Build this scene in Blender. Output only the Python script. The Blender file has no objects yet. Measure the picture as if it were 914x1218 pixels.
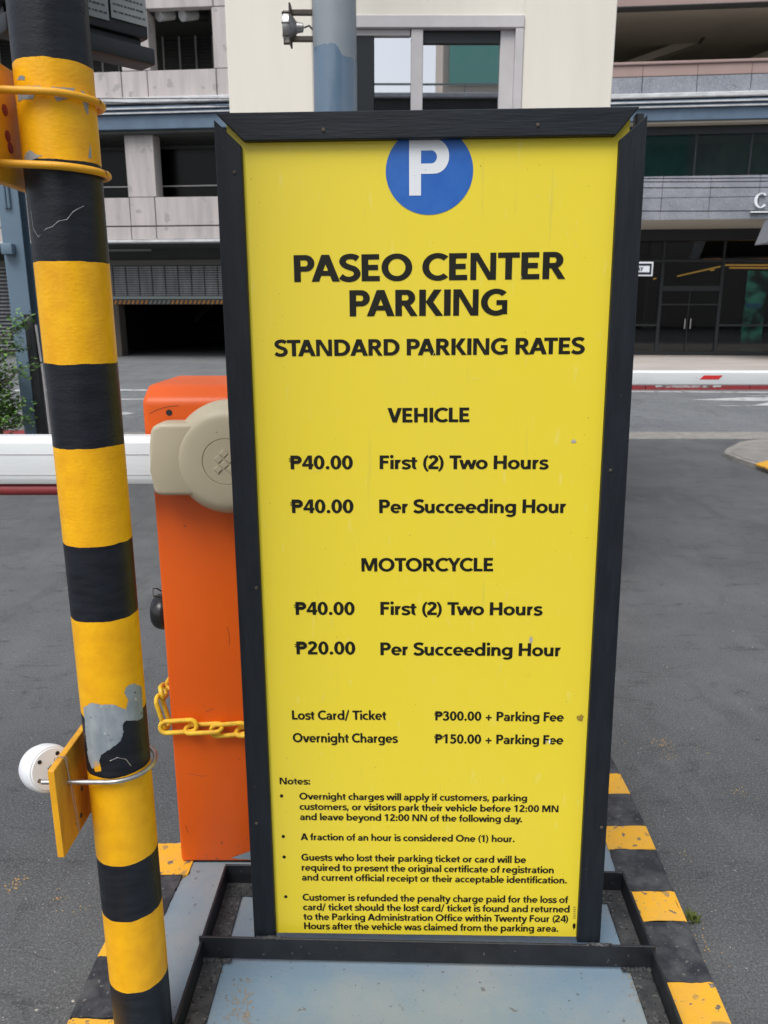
import bpy, bmesh, math, random
from mathutils import Vector, Matrix, noise
random.seed(7)
sc = bpy.context.scene
COL = sc.collection
R = math.radians
# ------------------------------------------------------------------ camera, sky, sun, exposure
FPX, PITCH, CAMZ = 930.0, R(14.36), 1.45
cd = bpy.data.cameras.new('camera')
cam = bpy.data.objects.new('camera', cd); COL.objects.link(cam)
cam.location = (0, 0, CAMZ); cam.rotation_euler = (math.pi/2 - PITCH, 0, 0)
cd.sensor_fit = 'VERTICAL'; cd.sensor_height = 36; cd.sensor_width = 27
cd.lens = FPX/1218*36; cd.clip_start = 0.05; cd.clip_end = 900
cd.dof.use_dof = True; cd.dof.focus_distance = 1.4; cd.dof.aperture_fstop = 11
sc.camera = cam
SUN_EL, SUN_AZ = R(58), R(205)          # azimuth clockwise from +Y: behind the camera, a little to the left
w = bpy.data.worlds.new('World'); sc.world = w; w.use_nodes = True
nt = w.node_tree; bg = nt.nodes['Background']; bg.inputs[1].default_value = 0.13
sky = nt.nodes.new('ShaderNodeTexSky'); sky.sky_type = 'NISHITA'; sky.sun_disc = False
sky.sun_elevation = SUN_EL; sky.sun_rotation = SUN_AZ; sky.air_density = 1.0; sky.dust_density = 3.0
hs = nt.nodes.new('ShaderNodeHueSaturation'); hs.inputs['Saturation'].default_value = 0.5
nt.links.new(sky.outputs[0], hs.inputs['Color']); nt.links.new(hs.outputs[0], bg.inputs[0])
sl = bpy.data.lights.new('sun', 'SUN'); sl.energy = 1.3; sl.angle = R(35); sl.color = (1, .98, .95)
so = bpy.data.objects.new('sun', sl); COL.objects.link(so)
sd = Vector((math.sin(SUN_AZ)*math.cos(SUN_EL), math.cos(SUN_AZ)*math.cos(SUN_EL), math.sin(SUN_EL)))
so.rotation_euler = sd.to_track_quat('Z', 'Y').to_euler()
sc.view_settings.view_transform = 'Standard'; sc.view_settings.look = 'None'
sc.view_settings.exposure = 0.60; sc.view_settings.gamma = 1

# ------------------------------------------------------------------ surveying: pixel of the 914x1218 photo -> point on a real plane
CT, ST = math.cos(PITCH), math.sin(PITCH)
def ray(u, v):
    a, b = (u-457)/FPX, (609-v)/FPX
    return Vector((a, CT+b*ST, -ST+b*CT))
def G(u, v, z=0.0):
    d = ray(u, v); t = (z-CAMZ)/d.z
    return Vector((d.x*t, d.y*t, z))
def Yp(u, v, y):
    d = ray(u, v); t = y/d.y
    return Vector((d.x*t, y, CAMZ+d.z*t))
YAW = R(-5.8); FO = Vector((0, 23.5, 0))
FE = Vector((math.cos(YAW), math.sin(YAW), 0)); FN = Vector((-math.sin(YAW), math.cos(YAW), 0))   # along the facade, into the building
def F(u, v, dep=0.0):
    d = ray(u, v); o = Vector((0, 0, CAMZ)); p0 = FO+FN*dep
    t = (p0-o).dot(FN)/d.dot(FN); p = o+d*t
    return (p-FO).dot(FE), p.z

# ------------------------------------------------------------------ materials
MATS = {}
def rgb(c): return (c[0], c[1], c[2], 1)
def mat(name, c, rough=.6, c2=None, nscale=8, bump=0, bscale=60, metal=0, spec=.5, speck=None, amount=1.0, stretch=None, coat=0, lo=.35, hi=.7, bdist=.002):
    m = bpy.data.materials.new(name); m.use_nodes = True; n = m.node_tree.nodes; L = m.node_tree.links
    b = n['Principled BSDF']; b.inputs['Roughness'].default_value = rough; b.inputs['Metallic'].default_value = metal
    b.inputs['Specular IOR Level'].default_value = spec; b.inputs['Coat Weight'].default_value = coat
    b.inputs['Base Color'].default_value = rgb(c)
    tc = n.new('ShaderNodeTexCoord'); src = tc.outputs['Object']
    if stretch:
        mp = n.new('ShaderNodeMapping'); mp.inputs['Scale'].default_value = stretch; L.new(src, mp.inputs[0]); src = mp.outputs[0]
    last = None
    if c2 is not None:
        t = n.new('ShaderNodeTexNoise'); t.inputs['Scale'].default_value = nscale; t.inputs['Detail'].default_value = 7; t.inputs['Roughness'].default_value = .62
        L.new(src, t.inputs['Vector'])
        r = n.new('ShaderNodeMapRange'); r.inputs[1].default_value = lo; r.inputs[2].default_value = hi; r.inputs[4].default_value = amount
        L.new(t.outputs['Fac'], r.inputs[0])
        x = n.new('ShaderNodeMix'); x.data_type = 'RGBA'; x.inputs['A'].default_value = rgb(c); x.inputs['B'].default_value = rgb(c2)
        L.new(r.outputs[0], x.inputs['Factor']); last = x.outputs['Result']
        rr = n.new('ShaderNodeMapRange'); rr.inputs[3].default_value = max(0, rough-.08); rr.inputs[4].default_value = min(1, rough+.1)
        L.new(t.outputs['Fac'], rr.inputs[0]); L.new(rr.outputs[0], b.inputs['Roughness'])
    if speck:   # list of (colour, scale, threshold)
        for (sc_, ss, th) in speck:
            vo = n.new('ShaderNodeTexNoise'); vo.inputs['Scale'].default_value = ss; vo.inputs['Detail'].default_value = 2; L.new(tc.outputs['Object'], vo.inputs['Vector'])
            r = n.new('ShaderNodeMapRange'); r.inputs[1].default_value = th; r.inputs[2].default_value = th+.03; L.new(vo.outputs['Fac'], r.inputs[0])
            x = n.new('ShaderNodeMix'); x.data_type = 'RGBA'; x.inputs['B'].default_value = rgb(sc_)
            if last: L.new(last, x.inputs['A'])
            else: x.inputs['A'].default_value = rgb(c)
            L.new(r.outputs[0], x.inputs['Factor']); last = x.outputs['Result']
    if last: L.new(last, b.inputs['Base Color'])
    if bump:
        t = n.new('ShaderNodeTexNoise'); t.inputs['Scale'].default_value = bscale; t.inputs['Detail'].default_value = 5
        L.new(src, t.inputs['Vector'])
        bp = n.new('ShaderNodeBump'); bp.inputs['Strength'].default_value = bump; bp.inputs['Distance'].default_value = bdist
        L.new(t.outputs['Fac'], bp.inputs['Height']); L.new(bp.outputs[0], b.inputs['Normal'])
    MATS[name] = m; return m

def asphalt_mat(name, stops, fine, patch=1.0, bump=.9, tracks=.35):
    """worn bitumen: broad stains, tyre-polished streaks along the lane and loose light and dark aggregate"""
    m = bpy.data.materials.new(name); m.use_nodes = True; n = m.node_tree.nodes; L = m.node_tree.links; b = n['Principled BSDF']; b.inputs['Roughness'].default_value = .8
    tc = n.new('ShaderNodeTexCoord')
    def nz(sc_, det=6, rough=.6, st=None, dist=0):
        src = tc.outputs['Object']
        if st: mp = n.new('ShaderNodeMapping'); mp.inputs['Scale'].default_value = st; L.new(src, mp.inputs[0]); src = mp.outputs[0]
        t = n.new('ShaderNodeTexNoise'); t.inputs['Scale'].default_value = sc_; t.inputs['Detail'].default_value = det; t.inputs['Roughness'].default_value = rough; t.inputs['Distortion'].default_value = dist; L.new(src, t.inputs['Vector']); return t.outputs['Fac']
    def mr(x, a, b_, c=0, d=1):
        r = n.new('ShaderNodeMapRange'); r.inputs[1].default_value = a; r.inputs[2].default_value = b_; r.inputs[3].default_value = c; r.inputs[4].default_value = d; L.new(x, r.inputs[0]); return r.outputs[0]
    def mix(f, A, B):
        x = n.new('ShaderNodeMix'); x.data_type = 'RGBA'
        L.new(f, x.inputs['Factor'])
        for k, q in (('A', A), ('B', B)):
            if isinstance(q, tuple): x.inputs[k].default_value = rgb(q)
            else: L.new(q, x.inputs[k])
        return x.outputs['Result']
    c0, c1, c2 = stops
    c = mix(mr(nz(.8*patch, 8, .65), .36, .64), c0, c1)
    c = mix(mr(nz(2.2, 6, .7, (2.2, .5, 1), .8), .54, .70, 0, tracks), c, c2)
    c = mix(mr(nz(7.5, 6, .8, (.6, 1.3, 1), .6), .55, .66, 0, .85), c, tuple(q*.55 for q in c0))
    c = mix(mr(nz(2.6, 6, .7, (1.3, .8, 1)), .56, .66, 0, .45), c, tuple(q*1.15 for q in c1))
    c = mix(mr(nz(fine, 3, .7), .50, .68, 0, .75), c, tuple(q*1.75 for q in c1))
    c = mix(mr(nz(fine*1.27, 3, .7, (1.1, 1, 1)), .53, .66, 0, .8), c, tuple(q*.35 for q in c0))
    vo = n.new('ShaderNodeTexVoronoi'); vo.inputs['Scale'].default_value = fine*.32; L.new(tc.outputs['Object'], vo.inputs['Vector'])
    lt_ = mr(vo.outputs['Distance'], .10, .14, 1, 0); sel = mr(nz(fine*.11, 2), .60, .62); mu = n.new('ShaderNodeMath'); mu.operation = 'MULTIPLY'; L.new(lt_, mu.inputs[0]); L.new(sel, mu.inputs[1])
    c = mix(mu.outputs[0], c, (.30, .29, .26)); L.new(c, b.inputs['Base Color'])
    # thin wandering cracks
    bp = n.new('ShaderNodeBump'); bp.inputs['Strength'].default_value = bump; bp.inputs['Distance'].default_value = .004; L.new(nz(fine, 4, .75), bp.inputs['Height']); L.new(bp.outputs[0], b.inputs['Normal'])
    L.new(mr(nz(1.5, 5), .3, .7, .62, .9), b.inputs['Roughness'])
    return m
asphalt = asphalt_mat('asphalt', ((.064, .068, .070), (.120, .126, .129), (.055, .055, .055)), 150, tracks=.6)
street_m = asphalt_mat('street_asphalt', ((.115, .124, .129), (.178, .188, .192), (.08, .084, .087)), 60, .6, .5, .8)
concrete_k = mat('kerb_concrete', (.22, .21, .19), .85, (.32, .3, .27), 9, .6, 90, speck=[((.1, .1, .09), 60, .66)])
sidewalk_m = mat('sidewalk_concrete', (.38, .34, .31), .85, (.5, .46, .42), 1.2, .3, 40, stretch=(.5, 2, 1))
grey_paint = mat('grey_blue_paint', (.165, .24, .305), .5, (.255, .285, .29), 4, .35, 120, lo=.4, hi=.68, speck=[((.14, .15, .155), 44, .70), ((.10, .095, .085), 130, .71), ((.09, .1, .11), 70, .72)])
kerb_black = mat('kerb_black_paint', (.018, .02, .025), .55, (.07, .072, .075), 22, .5, 130, speck=[((.12, .115, .11), 70, .66), ((.2, .18, .15), 130, .72)], lo=.42, hi=.66)
def kerb_yellow():
    m = mat('kerb_yellow_paint', (.78, .40, .022), .5, (.66, .36, .06), 15, .4, 130, speck=[((.40, .24, .07), 20, .63), ((.16, .13, .1), 55, .66), ((.3, .27, .24), 110, .70)], lo=.45, hi=.75)
    return m
kerb_yellow_m = kerb_yellow()
black_paint = mat('black_frame_paint', (.0075, .0105, .015), .5, (.013, .0175, .024), 14, .3, 45, stretch=(1, 6, 1), speck=[((.06, .06, .06), 160, .745)], spec=.28)
black_paint_h = mat('black_frame_paint_top', (.0075, .0105, .015), .5, (.013, .0175, .024), 14, .32, 45, stretch=(6, 1, 1), speck=[((.06, .06, .06), 160, .745)], spec=.28)
# (grain runs along each rail)
black_paint.node_tree.nodes['Mapping'].inputs['Scale'].default_value = (5, .6, 5)
black_paint_h.node_tree.nodes['Mapping'].inputs['Scale'].default_value = (.6, 6, 5)
black_iron = mat('black_angle_iron', (.011, .012, .015), .5, (.022, .024, .028), 20, .5, 90, speck=[((.08, .085, .09), 120, .7)], spec=.4)
black_iron_dusty = mat('dusty_angle_iron', (.022, .024, .027), .8, (.06, .062, .062), 26, .8, 150, speck=[((.1, .1, .095), 140, .62), ((.008, .008, .009), 100, .62)])
dark_ink = mat('dark_lettering_vinyl', (.008, .008, .005), .5, (.014, .013, .008), 30, spec=.25)
blue_ink = mat('blue_emblem_vinyl', (.010, .105, .43), .4, (.018, .13, .47), 40)
rust_stain_m = mat('rust_stain', (.24, .20, .14), .8, (.2, .22, .22), 40)
white_ink = mat('white_emblem_vinyl', (.74, .77, .80), .4)
rust_dirt = mat('brown_dirt_spot', (.22, .13, .02), .9, (.42, .3, .03), 60)
orange_m = mat('orange_powder_coat', (.74, .112, .007), .4, (.67, .094, .006), 2, .12, 260, coat=.12, spec=.3, speck=[((.25, .06, .03), 50, .745)], bdist=.0006)
orange_m.node_tree.nodes['Principled BSDF'].inputs['Coat Roughness'].default_value = .25
beige_m = mat('beige_plastic', (.50, .445, .31), .42, (.46, .405, .285), 6, .1, 220, speck=[((.2, .16, .1), 40, .74)], bdist=.0005)
white_arm = mat('white_boom_paint', (.74, .77, .78), .35, (.66, .69, .70), 5, .06, 120, speck=[((.45, .45, .43), 20, .74)], stretch=(.6, 3, 3))
red_rubber = mat('red_rubber', (.28, .03, .032), .5, (.2, .03, .035), 12)
red_m = mat('red_marking', (.6, .03, .03), .5)
knob_m = mat('black_rubber', (.012, .012, .013), .25)
chain_m = mat('yellow_plastic_chain', (.88, .54, .02), .45, (.62, .36, .03), 60, .2, 150)
galv = mat('galvanised_steel', (.5, .5, .5), .35, (.36, .35, .33), 50, .2, 200, metal=.9)
rust_m = mat('rusty_dark_steel', (.05, .042, .036), .6, (.10, .08, .06), 40, .3, 100, metal=.4)
plate_m = mat('yellow_painted_plate', (.82, .40, .010), .5, (.70, .33, .010), 10, .35, 90, speck=[((.16, .04, .02), 22, .70)])
wood_m = mat('yellow_painted_board', (.72, .36, .02), .55, (.50, .22, .018), 7, .3, 60, stretch=(4, 4, .8), speck=[((.12, .05, .02), 30, .71)], lo=.4, hi=.65)
wood_edge = plate_m
white_pl = mat('white_plastic', (.80, .83, .86), .4, (.72, .75, .77), 20)
wire_m = mat('thin_wire', (.45, .42, .38), .4, metal=.5)
booth_m = mat('cream_booth_paint', (.80, .76, .67), .7, (.70, .665, .58), 2.2, .25, 60, stretch=(1.6, 1, .3), lo=.4, hi=.85)
alum = mat('window_aluminium', (.58, .56, .57), .5, (.5, .48, .48), 6)
pipe_grey = mat('grey_blue_pipe_paint', (.215, .25, .285), .45, (.26, .29, .31), 6, .3, 60)
dark_m = mat('dark_cabinet_steel', (.010, .011, .014), .5, (.016, .018, .022), 12, .2, 80)
paper_m = mat('paper_notice', (.34, .36, .36), .6, (.3, .31, .31), 14)
ink_grey = mat('faded_print', (.06, .065, .06), .7)
panel_c = mat('pinkish_precast_concrete', (.48, .44, .425), .85, (.30, .28, .275), 2.4, .3, 20, stretch=(1.3, 1, .16), lo=.38, hi=.82, speck=[((.33, .31, .30), 2.6, .63)])
white_ledge = mat('weathered_white_ledge', (.62, .63, .64), .7, (.40, .41, .42), 3, stretch=(1, 1, 3))
blue_fascia = mat('slate_blue_fascia', (.10, .155, .225), .5, (.075, .115, .17), 2)
granite = mat('blue_grey_granite', (.18, .195, .225), .5, (.29, .305, .34), 1.1, .1, 60, speck=[((.34, .35, .38), 24, .62), ((.11, .12, .14), 30, .63)])
pink_m = mat('dusty_pink_render', (.30, .215, .195), .8, (.36, .26, .235), 1.2)
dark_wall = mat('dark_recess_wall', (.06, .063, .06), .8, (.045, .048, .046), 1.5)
brown_wall = mat('dim_beige_soffit', (.44, .40, .33), .8, (.36, .33, .27), .8)
grille_m = mat('grey_shutter_steel', (.42, .43, .45), .5, (.22, .22, .23), 3, stretch=(2, 1, .4))
mull_m = mat('dark_mullion', (.016, .020, .023), .4)
green_lintel = mat('greenish_grey_steel', (.28, .32, .31), .6)
steel_blue = mat('blue_column_paint', (.105, .165, .225), .5, (.125, .185, .245), 3, .1, 50)
hazard_o = mat('hazard_orange', (.5, .2, .03), .6); hazard_d = mat('hazard_dark', (.05, .05, .05), .6)
hazard_g = mat('hazard_faded', (.22, .22, .2), .6)
mark_white = mat('road_marking_white', (.52, .53, .52), .7, (.34, .35, .35), 3, speck=[((.14, .14, .145), 6, .6)])
leaf_a = mat('leaf_green', (.13, .27, .045), .5, (.14, .25, .05), 3); leaf_b = mat('leaf_dark_green', (.05, .12, .022), .5, (.07, .14, .03), 3)
leaf_c = mat('leaf_pale', (.16, .2, .13), .5)
bark_m = mat('bark', (.09, .07, .05), .9, (.14, .11, .08), 12, .5, 40)
green_glass = mat('green_tinted_cladding', (.22, .62, .50), .3, (.32, .68, .58), .3)
beige_band = mat('beige_band', (.72, .62, .54), .8)
weed_m = mat('weed_green', (.09, .12, .02), .7)
chip_m = mat('yellow_paint_crumbs', (.5, .3, .08), .8); chip_w = mat('pale_pebbles', (.42, .4, .36), .8)
sign_black = mat('street_sign_black', (.01, .012, .02), .4)

def glass_mat(name, tint, gl=.9, base=.06, rough=.02):
    m = bpy.data.materials.new(name); m.use_nodes = True; n = m.node_tree.nodes; L = m.node_tree.links; n.clear()
    o = n.new('ShaderNodeOutputMaterial'); tr = n.new('ShaderNodeBsdfTransparent'); tr.inputs[0].default_value = rgb(tint)
    g = n.new('ShaderNodeBsdfGlossy'); g.inputs['Roughness'].default_value = rough; g.inputs['Color'].default_value = (gl, gl, gl, 1)
    f = n.new('ShaderNodeLayerWeight'); f.inputs[0].default_value = .25
    r = n.new('ShaderNodeMapRange'); r.inputs[3].default_value = base; r.inputs[4].default_value = 1.0
    L.new(f.outputs['Fresnel'], r.inputs[0])
    mx = n.new('ShaderNodeMixShader'); L.new(r.outputs[0], mx.inputs[0]); L.new(tr.outputs[0], mx.inputs[1]); L.new(g.outputs[0], mx.inputs[2]); L.new(mx.outputs[0], o.inputs[0])
    return m
glass_office = glass_mat('dark_office_glass', (.26, .33, .33), .8, .04)
glass_booth = glass_mat('booth_mirror_glass', (.10, .12, .12), .95, .62, .004)
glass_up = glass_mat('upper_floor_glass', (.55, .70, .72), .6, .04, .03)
glass_dim = glass_mat('dim_window_glass', (.2, .22, .22), .3, .02, .2)
def emis(name, c, s):
    m = bpy.data.materials.new(name); m.use_nodes = True; b = m.node_tree.nodes['Principled BSDF']
    b.inputs['Base Color'].default_value = rgb(c); b.inputs['Emission Color'].default_value = rgb(c); b.inputs['Emission Strength'].default_value = s
    return m
lamp_warm = emis('warm_cove_light', (1, .36, .06), 2.2)
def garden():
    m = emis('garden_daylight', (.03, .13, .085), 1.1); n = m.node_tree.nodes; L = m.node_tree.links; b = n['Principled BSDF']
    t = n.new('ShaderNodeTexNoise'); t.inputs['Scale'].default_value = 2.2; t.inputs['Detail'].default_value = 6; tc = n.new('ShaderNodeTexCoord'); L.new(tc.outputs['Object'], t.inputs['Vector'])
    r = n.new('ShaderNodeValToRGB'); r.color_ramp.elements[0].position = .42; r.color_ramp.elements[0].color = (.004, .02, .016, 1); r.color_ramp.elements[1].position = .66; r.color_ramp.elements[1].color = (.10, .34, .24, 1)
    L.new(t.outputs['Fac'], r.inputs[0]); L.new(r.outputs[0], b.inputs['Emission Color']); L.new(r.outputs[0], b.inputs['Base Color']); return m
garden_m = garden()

def pole_material():
    """black and yellow bands of brushed paint by height, with chips down to the grey zinc"""
    m = bpy.data.materials.new('banded_pole_paint'); m.use_nodes = True; n = m.node_tree.nodes; L = m.node_tree.links
    b = n['Principled BSDF']; tc = n.new('ShaderNodeTexCoord'); sx = n.new('ShaderNodeSeparateXYZ'); L.new(tc.outputs['Object'], sx.inputs[0])
    ns = n.new('ShaderNodeTexNoise'); ns.inputs['Scale'].default_value = 30; ns.inputs['Detail'].default_value = 4; L.new(tc.outputs['Object'], ns.inputs['Vector'])
    mm = n.new('ShaderNodeMath'); mm.operation = 'MULTIPLY_ADD'; mm.inputs[1].default_value = .007; mm.inputs[2].default_value = -.0035; L.new(ns.outputs['Fac'], mm.inputs[0])
    zz = n.new('ShaderNodeMath'); L.new(sx.outputs['Z'], zz.inputs[0]); L.new(mm.outputs[0], zz.inputs[1])
    dv = n.new('ShaderNodeMath'); dv.operation = 'DIVIDE'; dv.inputs[1].default_value = 2.6; L.new(zz.outputs[0], dv.inputs[0])
    cr = n.new('ShaderNodeValToRGB'); cr.color_ramp.interpolation = 'CONSTANT'; L.new(dv.outputs[0], cr.inputs[0])
    e = cr.color_ramp.elements; e[0].position = 0; e[0].color = (0, 0, 0, 1); e[1].position = POLE_Z[0]/2.6; e[1].color = (1, 1, 1, 1)
    for i, z in enumerate(POLE_Z[1:]):
        q = e.new(z/2.6); q.color = ((0, 0, 0, 1), (1, 1, 1, 1))[i % 2]
    def noisy(c1, c2, sc_, st=(1, 1, 1)):
        mp = n.new('ShaderNodeMapping'); mp.inputs['Scale'].default_value = st; L.new(tc.outputs['Object'], mp.inputs[0])
        t = n.new('ShaderNodeTexNoise'); t.inputs['Scale'].default_value = sc_; t.inputs['Detail'].default_value = 6; L.new(mp.outputs[0], t.inputs['Vector'])
        r = n.new('ShaderNodeMapRange'); r.inputs[1].default_value = .35; r.inputs[2].default_value = .7; L.new(t.outputs['Fac'], r.inputs[0])
        x = n.new('ShaderNodeMix'); x.data_type = 'RGBA'; x.inputs['A'].default_value = rgb(c1); x.inputs['B'].default_value = rgb(c2); L.new(r.outputs[0], x.inputs['Factor'])
        return x.outputs['Result']
    yel = noisy((.93, .48, .008), (.80, .38, .008), 28); blk = noisy((.007, .009, .013), (.015, .018, .025), 20, (1, 1, 4));
    x = n.new('ShaderNodeMix'); x.data_type = 'RGBA'; L.new(cr.outputs[0], x.inputs['Factor']); L.new(blk, x.inputs['A']); L.new(yel, x.inputs['B'])
    L.new(x.outputs['Result'], b.inputs['Base Color']); b.inputs['Roughness'].default_value = .42; b.inputs['Specular IOR Level'].default_value = .3
    mp = n.new('ShaderNodeMapping'); mp.inputs['Scale'].default_value = (1, 1, 1.9); L.new(tc.outputs['Object'], mp.inputs[0])
    t = n.new('ShaderNodeTexNoise'); t.inputs['Scale'].default_value = 110; t.inputs['Detail'].default_value = 7; L.new(mp.outputs[0], t.inputs['Vector'])
    bp = n.new('ShaderNodeBump'); bp.inputs['Strength'].default_value = .42; bp.inputs['Distance'].default_value = .0013; L.new(t.outputs['Fac'], bp.inputs['Height']); L.new(bp.outputs[0], b.inputs['Normal'])
    return m

# ------------------------------------------------------------------ builders
def tag(o, label=None, cat=None, group=None, kind=None):
    if label: o['label'] = label
    if cat: o['category'] = cat
    if group: o['group'] = group
    if kind: o['kind'] = kind
    return o
def empty(name, loc=(0, 0, 0), rz=0, label=None, cat=None, group=None):
    o = bpy.data.objects.new(name, None); COL.objects.link(o); o.location = loc; o.rotation_euler = (0, 0, rz); o.empty_display_size = .1
    return tag(o, label, cat, group)
class MB:
    def __init__(s): s.bm = bmesh.new()
    def box(s, a, b, bev=0, seg=2, M=None):
        x0, x1 = sorted((a[0], b[0])); y0, y1 = sorted((a[1], b[1])); z0, z1 = sorted((a[2], b[2]))
        v = [s.bm.verts.new(p) for p in ((x0,y0,z0),(x1,y0,z0),(x1,y1,z0),(x0,y1,z0),(x0,y0,z1),(x1,y0,z1),(x1,y1,z1),(x0,y1,z1))]
        f = [s.bm.faces.new([v[i] for i in q]) for q in ((0,3,2,1),(4,5,6,7),(0,1,5,4),(1,2,6,5),(2,3,7,6),(3,0,4,7))]
        if M: bmesh.ops.transform(s.bm, matrix=M, verts=v)
        if bev:
            es = list({e for q in f for e in q.edges})
            bmesh.ops.bevel(s.bm, geom=es, offset=bev, segments=seg, profile=.5, affect='EDGES')
        return s
    def prism(s, pts, a, b, axis='z', bev=0, seg=2):
        """polygon extruded from a to b along axis; pts are the two other coordinates in order"""
        def P(p, h):
            return {'z': (p[0], p[1], h), 'y': (p[0], h, p[1]), 'x': (h, p[0], p[1])}[axis]
        lo = [s.bm.verts.new(P(p, a)) for p in pts]; hi = [s.bm.verts.new(P(p, b)) for p in pts]
        f = [s.bm.faces.new(lo), s.bm.faces.new(hi)]
        k = len(pts)
        for i in range(k): f.append(s.bm.faces.new((lo[i], lo[(i+1) % k], hi[(i+1) % k], hi[i])))
        if bev: bmesh.ops.bevel(s.bm, geom=list({e for q in f for e in q.edges}), offset=bev, segments=seg, profile=.5, affect='EDGES')
        return s
    def tube(s, pts, r, n=8, closed=False, cap=True):
        pts = [Vector(p) for p in pts]; k = len(pts); rings = []
        up = Vector((0, 0, 1))
        t0 = (pts[1]-pts[0]).normalized()
        if abs(t0.dot(up)) > .95: up = Vector((1, 0, 0))
        nrm = (up-t0*up.dot(t0)).normalized()
        for i, p in enumerate(pts):
            if closed: t = (pts[(i+1) % k]-pts[i-1]).normalized()
            elif i == 0: t = (pts[1]-pts[0]).normalized()
            elif i == k-1: t = (pts[-1]-pts[-2]).normalized()
            else: t = (pts[i+1]-pts[i-1]).normalized()
            nrm = (nrm-t*nrm.dot(t)).normalized(); bi = t.cross(nrm)
            rr = r[i] if isinstance(r, (list, tuple)) else r
            rings.append([s.bm.verts.new(p+(nrm*math.cos(a)+bi*math.sin(a))*rr) for a in (2*math.pi*j/n for j in range(n))])
        m = k if closed else k-1
        for i in range(m):
            A, B = rings[i], rings[(i+1) % k]
            for j in range(n): s.bm.faces.new((A[j], A[(j+1) % n], B[(j+1) % n], B[j]))
        if cap and not closed: s.bm.faces.new(rings[0]); s.bm.faces.new(rings[-1])
        return s
    def lathe(s, prof, n=48, M=None):
        """profile of (radius, height) about local z"""
        rings = []; new = []
        for (r, h) in prof:
            if r < 1e-6: v = s.bm.verts.new((0, 0, h)); rings.append([v]); new.append(v)
            else:
                ring = [s.bm.verts.new((r*math.cos(2*math.pi*j/n), r*math.sin(2*math.pi*j/n), h)) for j in range(n)]
                rings.append(ring); new += ring
        for A, B in zip(rings, rings[1:]):
            for j in range(n):
                if len(A) == 1 and len(B) == 1: break
                if len(A) == 1: s.bm.faces.new((A[0], B[j], B[(j+1) % n]))
                elif len(B) == 1: s.bm.faces.new((A[j], A[(j+1) % n], B[0]))
                else: s.bm.faces.new((A[j], A[(j+1) % n], B[(j+1) % n], B[j]))
        if M: bmesh.ops.transform(s.bm, matrix=M, verts=new)
        return s
    def poly(s, pts):
        s.bm.faces.new([s.bm.verts.new(p) for p in pts]); return s
    def build(s, name, m, parent=None, smooth=False, kind=None, sharp=35):
        bmesh.ops.recalc_face_normals(s.bm, faces=s.bm.faces)
        me = bpy.data.meshes.new(name); s.bm.to_mesh(me); s.bm.free()
        for q in (m if isinstance(m, (list, tuple)) else [m]): me.materials.append(q)
        if smooth:
            for p in me.polygons: p.use_smooth = True
            try: me.set_sharp_from_angle(angle=R(sharp))
            except Exception: pass
        o = bpy.data.objects.new(name, me); COL.objects.link(o)
        if parent: o.parent = parent
        if kind: o['kind'] = kind
        return o
def share(o, parent=None, loc=None, rot=None, scale=None):
    c = o.copy(); COL.objects.link(c)
    if parent: c.parent = parent
    if loc is not None: c.location = loc
    if rot is not None: c.rotation_euler = rot
    if scale is not None: c.scale = scale
    return c

# ------------------------------------------------------------------ ground, street, sidewalk
o = MB().poly([(-400, -400, 0), (400, -400, 0), (400, 400, 0), (-400, 400, 0)]).build('driveway', asphalt); tag(o, 'dark grey asphalt driveway on both sides of the striped island', None, kind='structure')
y0, y1 = 9.62, 15.06
o = MB().poly([(-60, y0, .004), (60, y0, .004), (60, y1, .004), (-60, y1, .004)]).build('street', street_m, kind='structure')
tag(o, 'paler asphalt street crossing beyond the driveway')
o = MB().poly([(-60, y1+.002, .003), (1.0, y1+.002, .003), (1.0, 27, .003), (-60, 27, .003)]).build('garage_apron', street_m, kind='structure')
tag(o, 'paved apron in front of the garage opening')
# concrete gutter strip between driveway and street, cast in sections
gut = tag(empty('gutter', (0, 0, 0)), 'pale concrete gutter strip between driveway and street', kind='structure')
gx = -3.6; gp = None
while gx < 7:
    L_ = 1.2
    if gp is None: gp = MB().box((-.598, 9.12, -.05), (.598, 9.615, .012), .006, 1).build('concrete_section', concrete_k, gut); gp.location = (gx+.6, 0, 0)
    else: share(gp, gut, (gx+.6, 0, 0), (0, 0, 0))
    gx += L_
o = MB().box((-60, 9.3, -.05), (-3.6, 9.615, .035), .01, 2).build('red_kerb', red_rubber, kind='structure'); tag(o, 'dull red painted kerb along the near side of the street')
sw = tag(empty('sidewalk'), 'pale raised sidewalk in front of the office building', kind='structure')
xx = 1.0
while xx < 40:
    yy = y1+.18
    while yy < 25.8:
        if yy < 19 or True:
            MBx = MB().box((xx+.006, yy+.006, -.02), (xx+2.994, min(yy+2.6, 26)-.006, .12+random.uniform(-.003, .003)), .008, 1).build('slab', sidewalk_m, sw)
        yy += 2.6
    xx += 3.0
kerb = tag(empty('street_kerb'), 'red painted far kerb with white no parking lettering', kind='structure')
xx = 1.0
while xx < 40:
    MB().box((xx+.004, y1+.004, -.02), (xx+1.996, y1+.172, .125), .012, 2).build('kerb_stone', red_rubber, kerb); xx += 2.0

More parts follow.
